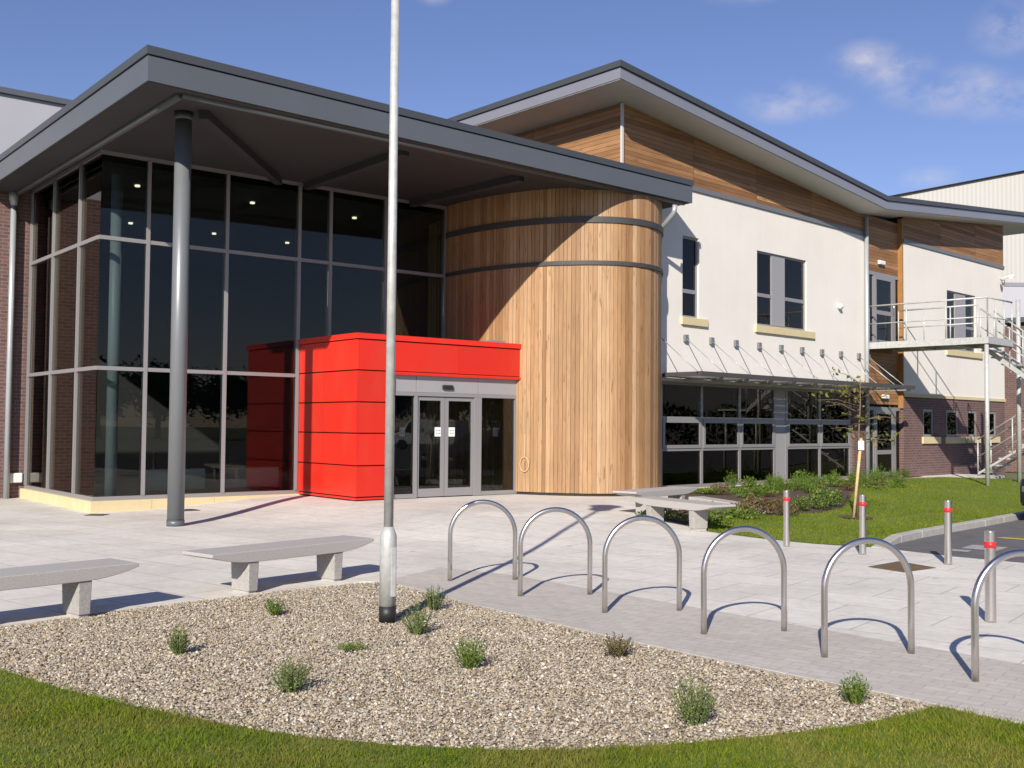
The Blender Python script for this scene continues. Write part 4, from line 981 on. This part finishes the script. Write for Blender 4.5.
# parked dark car at the right edge (only its corner shows)
car = empty('parked_car', (9.24, 17.9, 0), 'dark parked car, only its front corner shows at the right edge', 'car')
cx, cy = 9.24, 17.9; ca = R(35)
CF = Frame((cx, cy, 0), np.array([math.cos(ca), math.sin(ca), 0]), np.array([-math.sin(ca), math.cos(ca), 0]))
m = MB()
sec = [(0, .35, .62), (.12, .28, .74), (1.0, .24, .92), (1.5, .24, .98), (2.2, .24, .98), (3.4, .24, .98), (3.95, .26, .92), (4.05, .4, .7)]
for k in range(len(sec) - 1):
    (a, l0, h0), (b, l1, h1) = sec[k], sec[k + 1]; w0 = .84 if 0 < k < 6 else .78; w1 = .84 if k + 1 < 6 else .78
    m.face([CF(a, -w0, l0), CF(b, -w1, l1), CF(b, -w1, h1), CF(a, -w0, h0)], smooth=True); m.face([CF(b, w1, l1), CF(a, w0, l0), CF(a, w0, h0), CF(b, w1, h1)], smooth=True)
    m.face([CF(a, -w0, h0), CF(b, -w1, h1), CF(b, w1, h1), CF(a, w0, h0)], smooth=True); m.face([CF(b, -w1, l1), CF(a, -w0, l0), CF(a, w0, l0), CF(b, w1, l1)])
m.face([CF(0, .78, .35), CF(0, -.78, .35), CF(0, -.78, .62), CF(0, .78, .62)]); m.face([CF(4.05, -.78, .4), CF(4.05, .78, .4), CF(4.05, .78, .7), CF(4.05, -.78, .7)])
m.build('body', M['carpaint'], car, bevel=.03)
m = MB(); m.prism([CF(1.1, -.78, .95), CF(3.9, -.78, .95), CF(3.9, .78, .95), CF(1.1, .78, .95)], [CF(1.8, -.6, 1.42), CF(3.4, -.6, 1.42), CF(3.4, .6, 1.42), CF(1.8, .6, 1.42)]); m.build('cabin', M['black'], car, bevel=.04)
for a in (.75, 3.2):
    for b in (-.76, .76):
        w_ = MB().tube([CF(a, b - .1, .30), CF(a, b + .1, .30)], .30, 24).build('wheel', M['tyre'], car)
        MB().tube([CF(a, b - .112, .30), CF(a, b + .112, .30)], .19, 16).build('rim', M['frame'], w_)
for b in (-.6, .6): MB().box(CF, (-.02, .05), (b - .15, b + .15), (.52, .63)).build('headlight', M['fascia'], car, bevel=.02)

# things behind the camera that the glass mirrors: a white van, a pale shed, trees
van = empty('white_van', (44.2, 7.2, 0), 'white panel van mirrored in the entrance doors', 'van')
dv = .82 * uA + .57 * vA; dv = np.array([dv[0] * .866 - dv[1] * .5, dv[0] * .5 + dv[1] * .866, 0]); dv /= np.linalg.norm(dv); nv = np.array([-dv[1], dv[0], 0])
VF_ = Frame((44.2, 7.2, 0), dv, nv)
m = MB(); side = [(-2.35, .35), (2.35, .35), (2.4, 1.0), (2.38, 1.9), (-.9, 1.95), (-1.55, 1.2), (-2.3, .98)]
m.prism([VF_(a, -.88, z) for a, z in side][::-1], [VF_(a, .88, z) for a, z in side][::-1]); m.build('body', M['vanpaint'], van, bevel=.05)
for sg in (-.885, .885): m = MB(); m.face([VF_(-1.35, sg, 1.15), VF_(-.35, sg, 1.15), VF_(-.35, sg, 1.75), VF_(-.9, sg, 1.75)]); m.build('side_window', M['black'], van)
for a in (-1.5, 1.45):
    for b in (-.82, .82): MB().tube([VF_(a, b - .1, .33), VF_(a, b + .1, .33)], .33, 20).build('wheel', M['tyre'], van)
ws = empty('warehouse', (70, 30, 0), 'long pale warehouse across the road, mirrored in the ground floor windows', 'warehouse')
MB().box(FW, (66, 90), (10, 60), (0, 6.2)).build('wall', M['shed'], ws); box1('roof', M['fascia'], FW, (65.7, 90.3), (9.7, 60.3), (6.21, 6.5), ws)
hq = rng.uniform(-1, 1, (9000, 3)) * [1.0, 27, 1.45] + [0, 0, 1.5]; hq[:, 2] += .25 * np.sin(hq[:, 1] * 1.1)
V, F = leaf_cloud(hq, len(hq), .45); o = np_mesh('hedge', V, F, rng.uniform(0, 1, len(F)), M['leaf_far']); o.location = (58, 34, 0); tag(o, 'long dark hedge in front of the warehouse, mirrored in the ground floor windows', 'hedge')
def big_tree():
    t = empty('broadleaf_tree', (0, 0, 0), '', '')
    MB().tube([(0, 0, 0), (.05, 0, 2), (.1, .1, 5)], [.3, .22, .1], 10).build('trunk', M['bark'], t)
    c = []
    for k in range(34):
        d = rng.normal(0, 1, 3); d /= np.linalg.norm(d); o = d * [2.6, 2.6, 2.9] * rng.uniform(.4, 1) + [0, 0, 5.6]
        c.append(o + rng.normal(0, .55, (70, 3)))
    c = np.concatenate(c); V, F = leaf_cloud(c, len(c), .5); np_mesh('crown', V, F, rng.uniform(0, 1, len(F)), M['leaf_far'], t)
    return t
T0 = big_tree(); random.seed(3)
belt = [(84 - 1.0 * k + random.uniform(-2, 2), 6 - 3.1 * k + random.uniform(-1.5, 1.5)) for k in range(19)]
for k, (x, y) in enumerate(belt):
    o = T0 if k == 0 else copy_tree(T0); o.location = (x, y, -.8); o.rotation_euler = (0, 0, k * 1.3); sc = random.uniform(.75, 1.05); o.scale = (sc * 1.25, sc * 1.25, sc)
    tag(o, 'dark broadleaf tree across the road, mirrored in the entrance glass', 'tree', 'trees across the road')

# ------------------------------------------------------------------ sky, sun, camera
EL, SAZ = 28.4, 194.5
w = bpy.data.worlds.new('World'); scene.world = w; w.use_nodes = True
N, L = w.node_tree.nodes, w.node_tree.links; bg = N['Background']
sky = N.new('ShaderNodeTexSky'); sky.sky_type = 'NISHITA'; sky.sun_disc = False; sky.sun_elevation = R(EL); sky.sun_rotation = R(SAZ); sky.air_density = 1.0; sky.dust_density = .0; sky.ozone_density = 3.5
tc = N.new('ShaderNodeTexCoord'); vec = tc.outputs['Generated']
n1 = noise(N, L, mapping(N, L, vec, (19, 19, 27)), 1, 8, .6)
total = None
for az, el, sa, se, amp in ((14.4, 16.6, 1.9, .9, .85), (16.2, 16.3, 1.3, .6, .7), (18.4, 18.3, 1.5, .8, 1.), (19.8, 17.6, 1.6, .8, 1.), (21.0, 16.6, 1.8, .7, .75), (22.8, 16.4, 2.1, 1.0, 1.), (24.8, 15.8, 1.8, .9, .8), (25.2, 19.0, 1.5, 1.1, .8), (12.4, 22.4, 2.0, .8, .9), (11.4, 14.9, 1.6, .6, .7), (21.4, 12.4, 1.2, .5, .7), (-4.5, 22.2, .9, .5, .6), (13.4, 13.6, .9, .5, .6), (40, 20, 9, 5, .8), (-60, 25, 12, 6, .8), (140, 30, 20, 8, .8), (-140, 20, 16, 6, .8)):
    d = (math.sin(R(az)) * math.cos(R(el)), math.cos(R(az)) * math.cos(R(el)), math.sin(R(el)))
    sub = N.new('ShaderNodeVectorMath'); sub.operation = 'SUBTRACT'; L.new(vec, sub.inputs[0]); sub.inputs[1].default_value = d
    scl = N.new('ShaderNodeVectorMath'); scl.operation = 'MULTIPLY'; scl.inputs[1].default_value = (1 / R(sa), 1 / R(sa), 1 / R(se)); L.new(sub.outputs[0], scl.inputs[0])
    ln = N.new('ShaderNodeVectorMath'); ln.operation = 'LENGTH'; L.new(scl.outputs[0], ln.inputs[0])
    mk_ = N.new('ShaderNodeMapRange'); mk_.interpolation_type = 'SMOOTHSTEP'; L.new(ln.outputs['Value'], mk_.inputs['Value'])
    for q_, v_ in zip(('From Min', 'From Max', 'To Min', 'To Max'), (0., 1.5, amp, 0.)): mk_.inputs[q_].default_value = v_
    if total is None: total = mk_.outputs['Result']
    else:
        mx_ = N.new('ShaderNodeMath'); mx_.operation = 'MAXIMUM'; L.new(total, mx_.inputs[0]); L.new(mk_.outputs['Result'], mx_.inputs[1]); total = mx_.outputs[0]
ml = N.new('ShaderNodeMath'); ml.operation = 'MULTIPLY'; L.new(mrange(N, L, n1, .34, .62, 0, 1), ml.inputs[0]); L.new(total, ml.inputs[1])
cloud = mrange(N, L, ml.outputs[0], 0, 1, 0, .74)
skc = mixc(N, L, sky.outputs[0], (.96, .85, 1.02), 1., 'MULTIPLY')
col = mixc(N, L, skc, (6.6, 6.2, 6.6), cloud)
L.new(col, bg.inputs['Color']); bg.inputs['Strength'].default_value = .07
sun = bpy.data.lights.new('sun', 'SUN'); sun.energy = 4.0; sun.angle = R(.53); sun.color = (1, .93, .82)
so = bpy.data.objects.new('sun', sun); COL.objects.link(so)
dirv = Vector((-math.sin(R(SAZ)) * math.cos(R(EL)), -math.cos(R(SAZ)) * math.cos(R(EL)), -math.sin(R(EL))))
so.rotation_euler = dirv.to_track_quat('-Z', 'Y').to_euler(); so.location = (-10, -20, 30)

PI_, RO = .03860748, .00860549
f = np.array([0, math.cos(PI_), math.sin(PI_)]); u = np.array([0, -math.sin(PI_), math.cos(PI_)]); r = np.array([1., 0, 0])
r2 = math.cos(RO) * r + math.sin(RO) * u; u2 = -math.sin(RO) * r + math.cos(RO) * u
cam = bpy.data.cameras.new('camera'); cam.sensor_width = 36; cam.lens = 1069.9 / 1024 * 36; cam.clip_end = 1500; cam.clip_start = .05
co = bpy.data.objects.new('camera', cam); COL.objects.link(co)
co.matrix_world = Matrix(((r2[0], u2[0], -f[0], 0), (r2[1], u2[1], -f[1], 0), (r2[2], u2[2], -f[2], 1.6), (0, 0, 0, 1)))
scene.camera = co
vs_ = scene.view_settings; vs_.view_transform = 'Standard'; vs_.look = 'None'; vs_.gamma = 1; vs_.exposure = .68; vs_.use_curve_mapping = False
scene.render.engine = 'CYCLES'; cy_ = scene.cycles
cy_.use_denoising = True; cy_.denoiser = 'OPENIMAGEDENOISE'; cy_.max_bounces = 8; cy_.transparent_max_bounces = 16; cy_.caustics_reflective = False; cy_.caustics_refractive = False
cy_.sample_clamp_indirect = 6
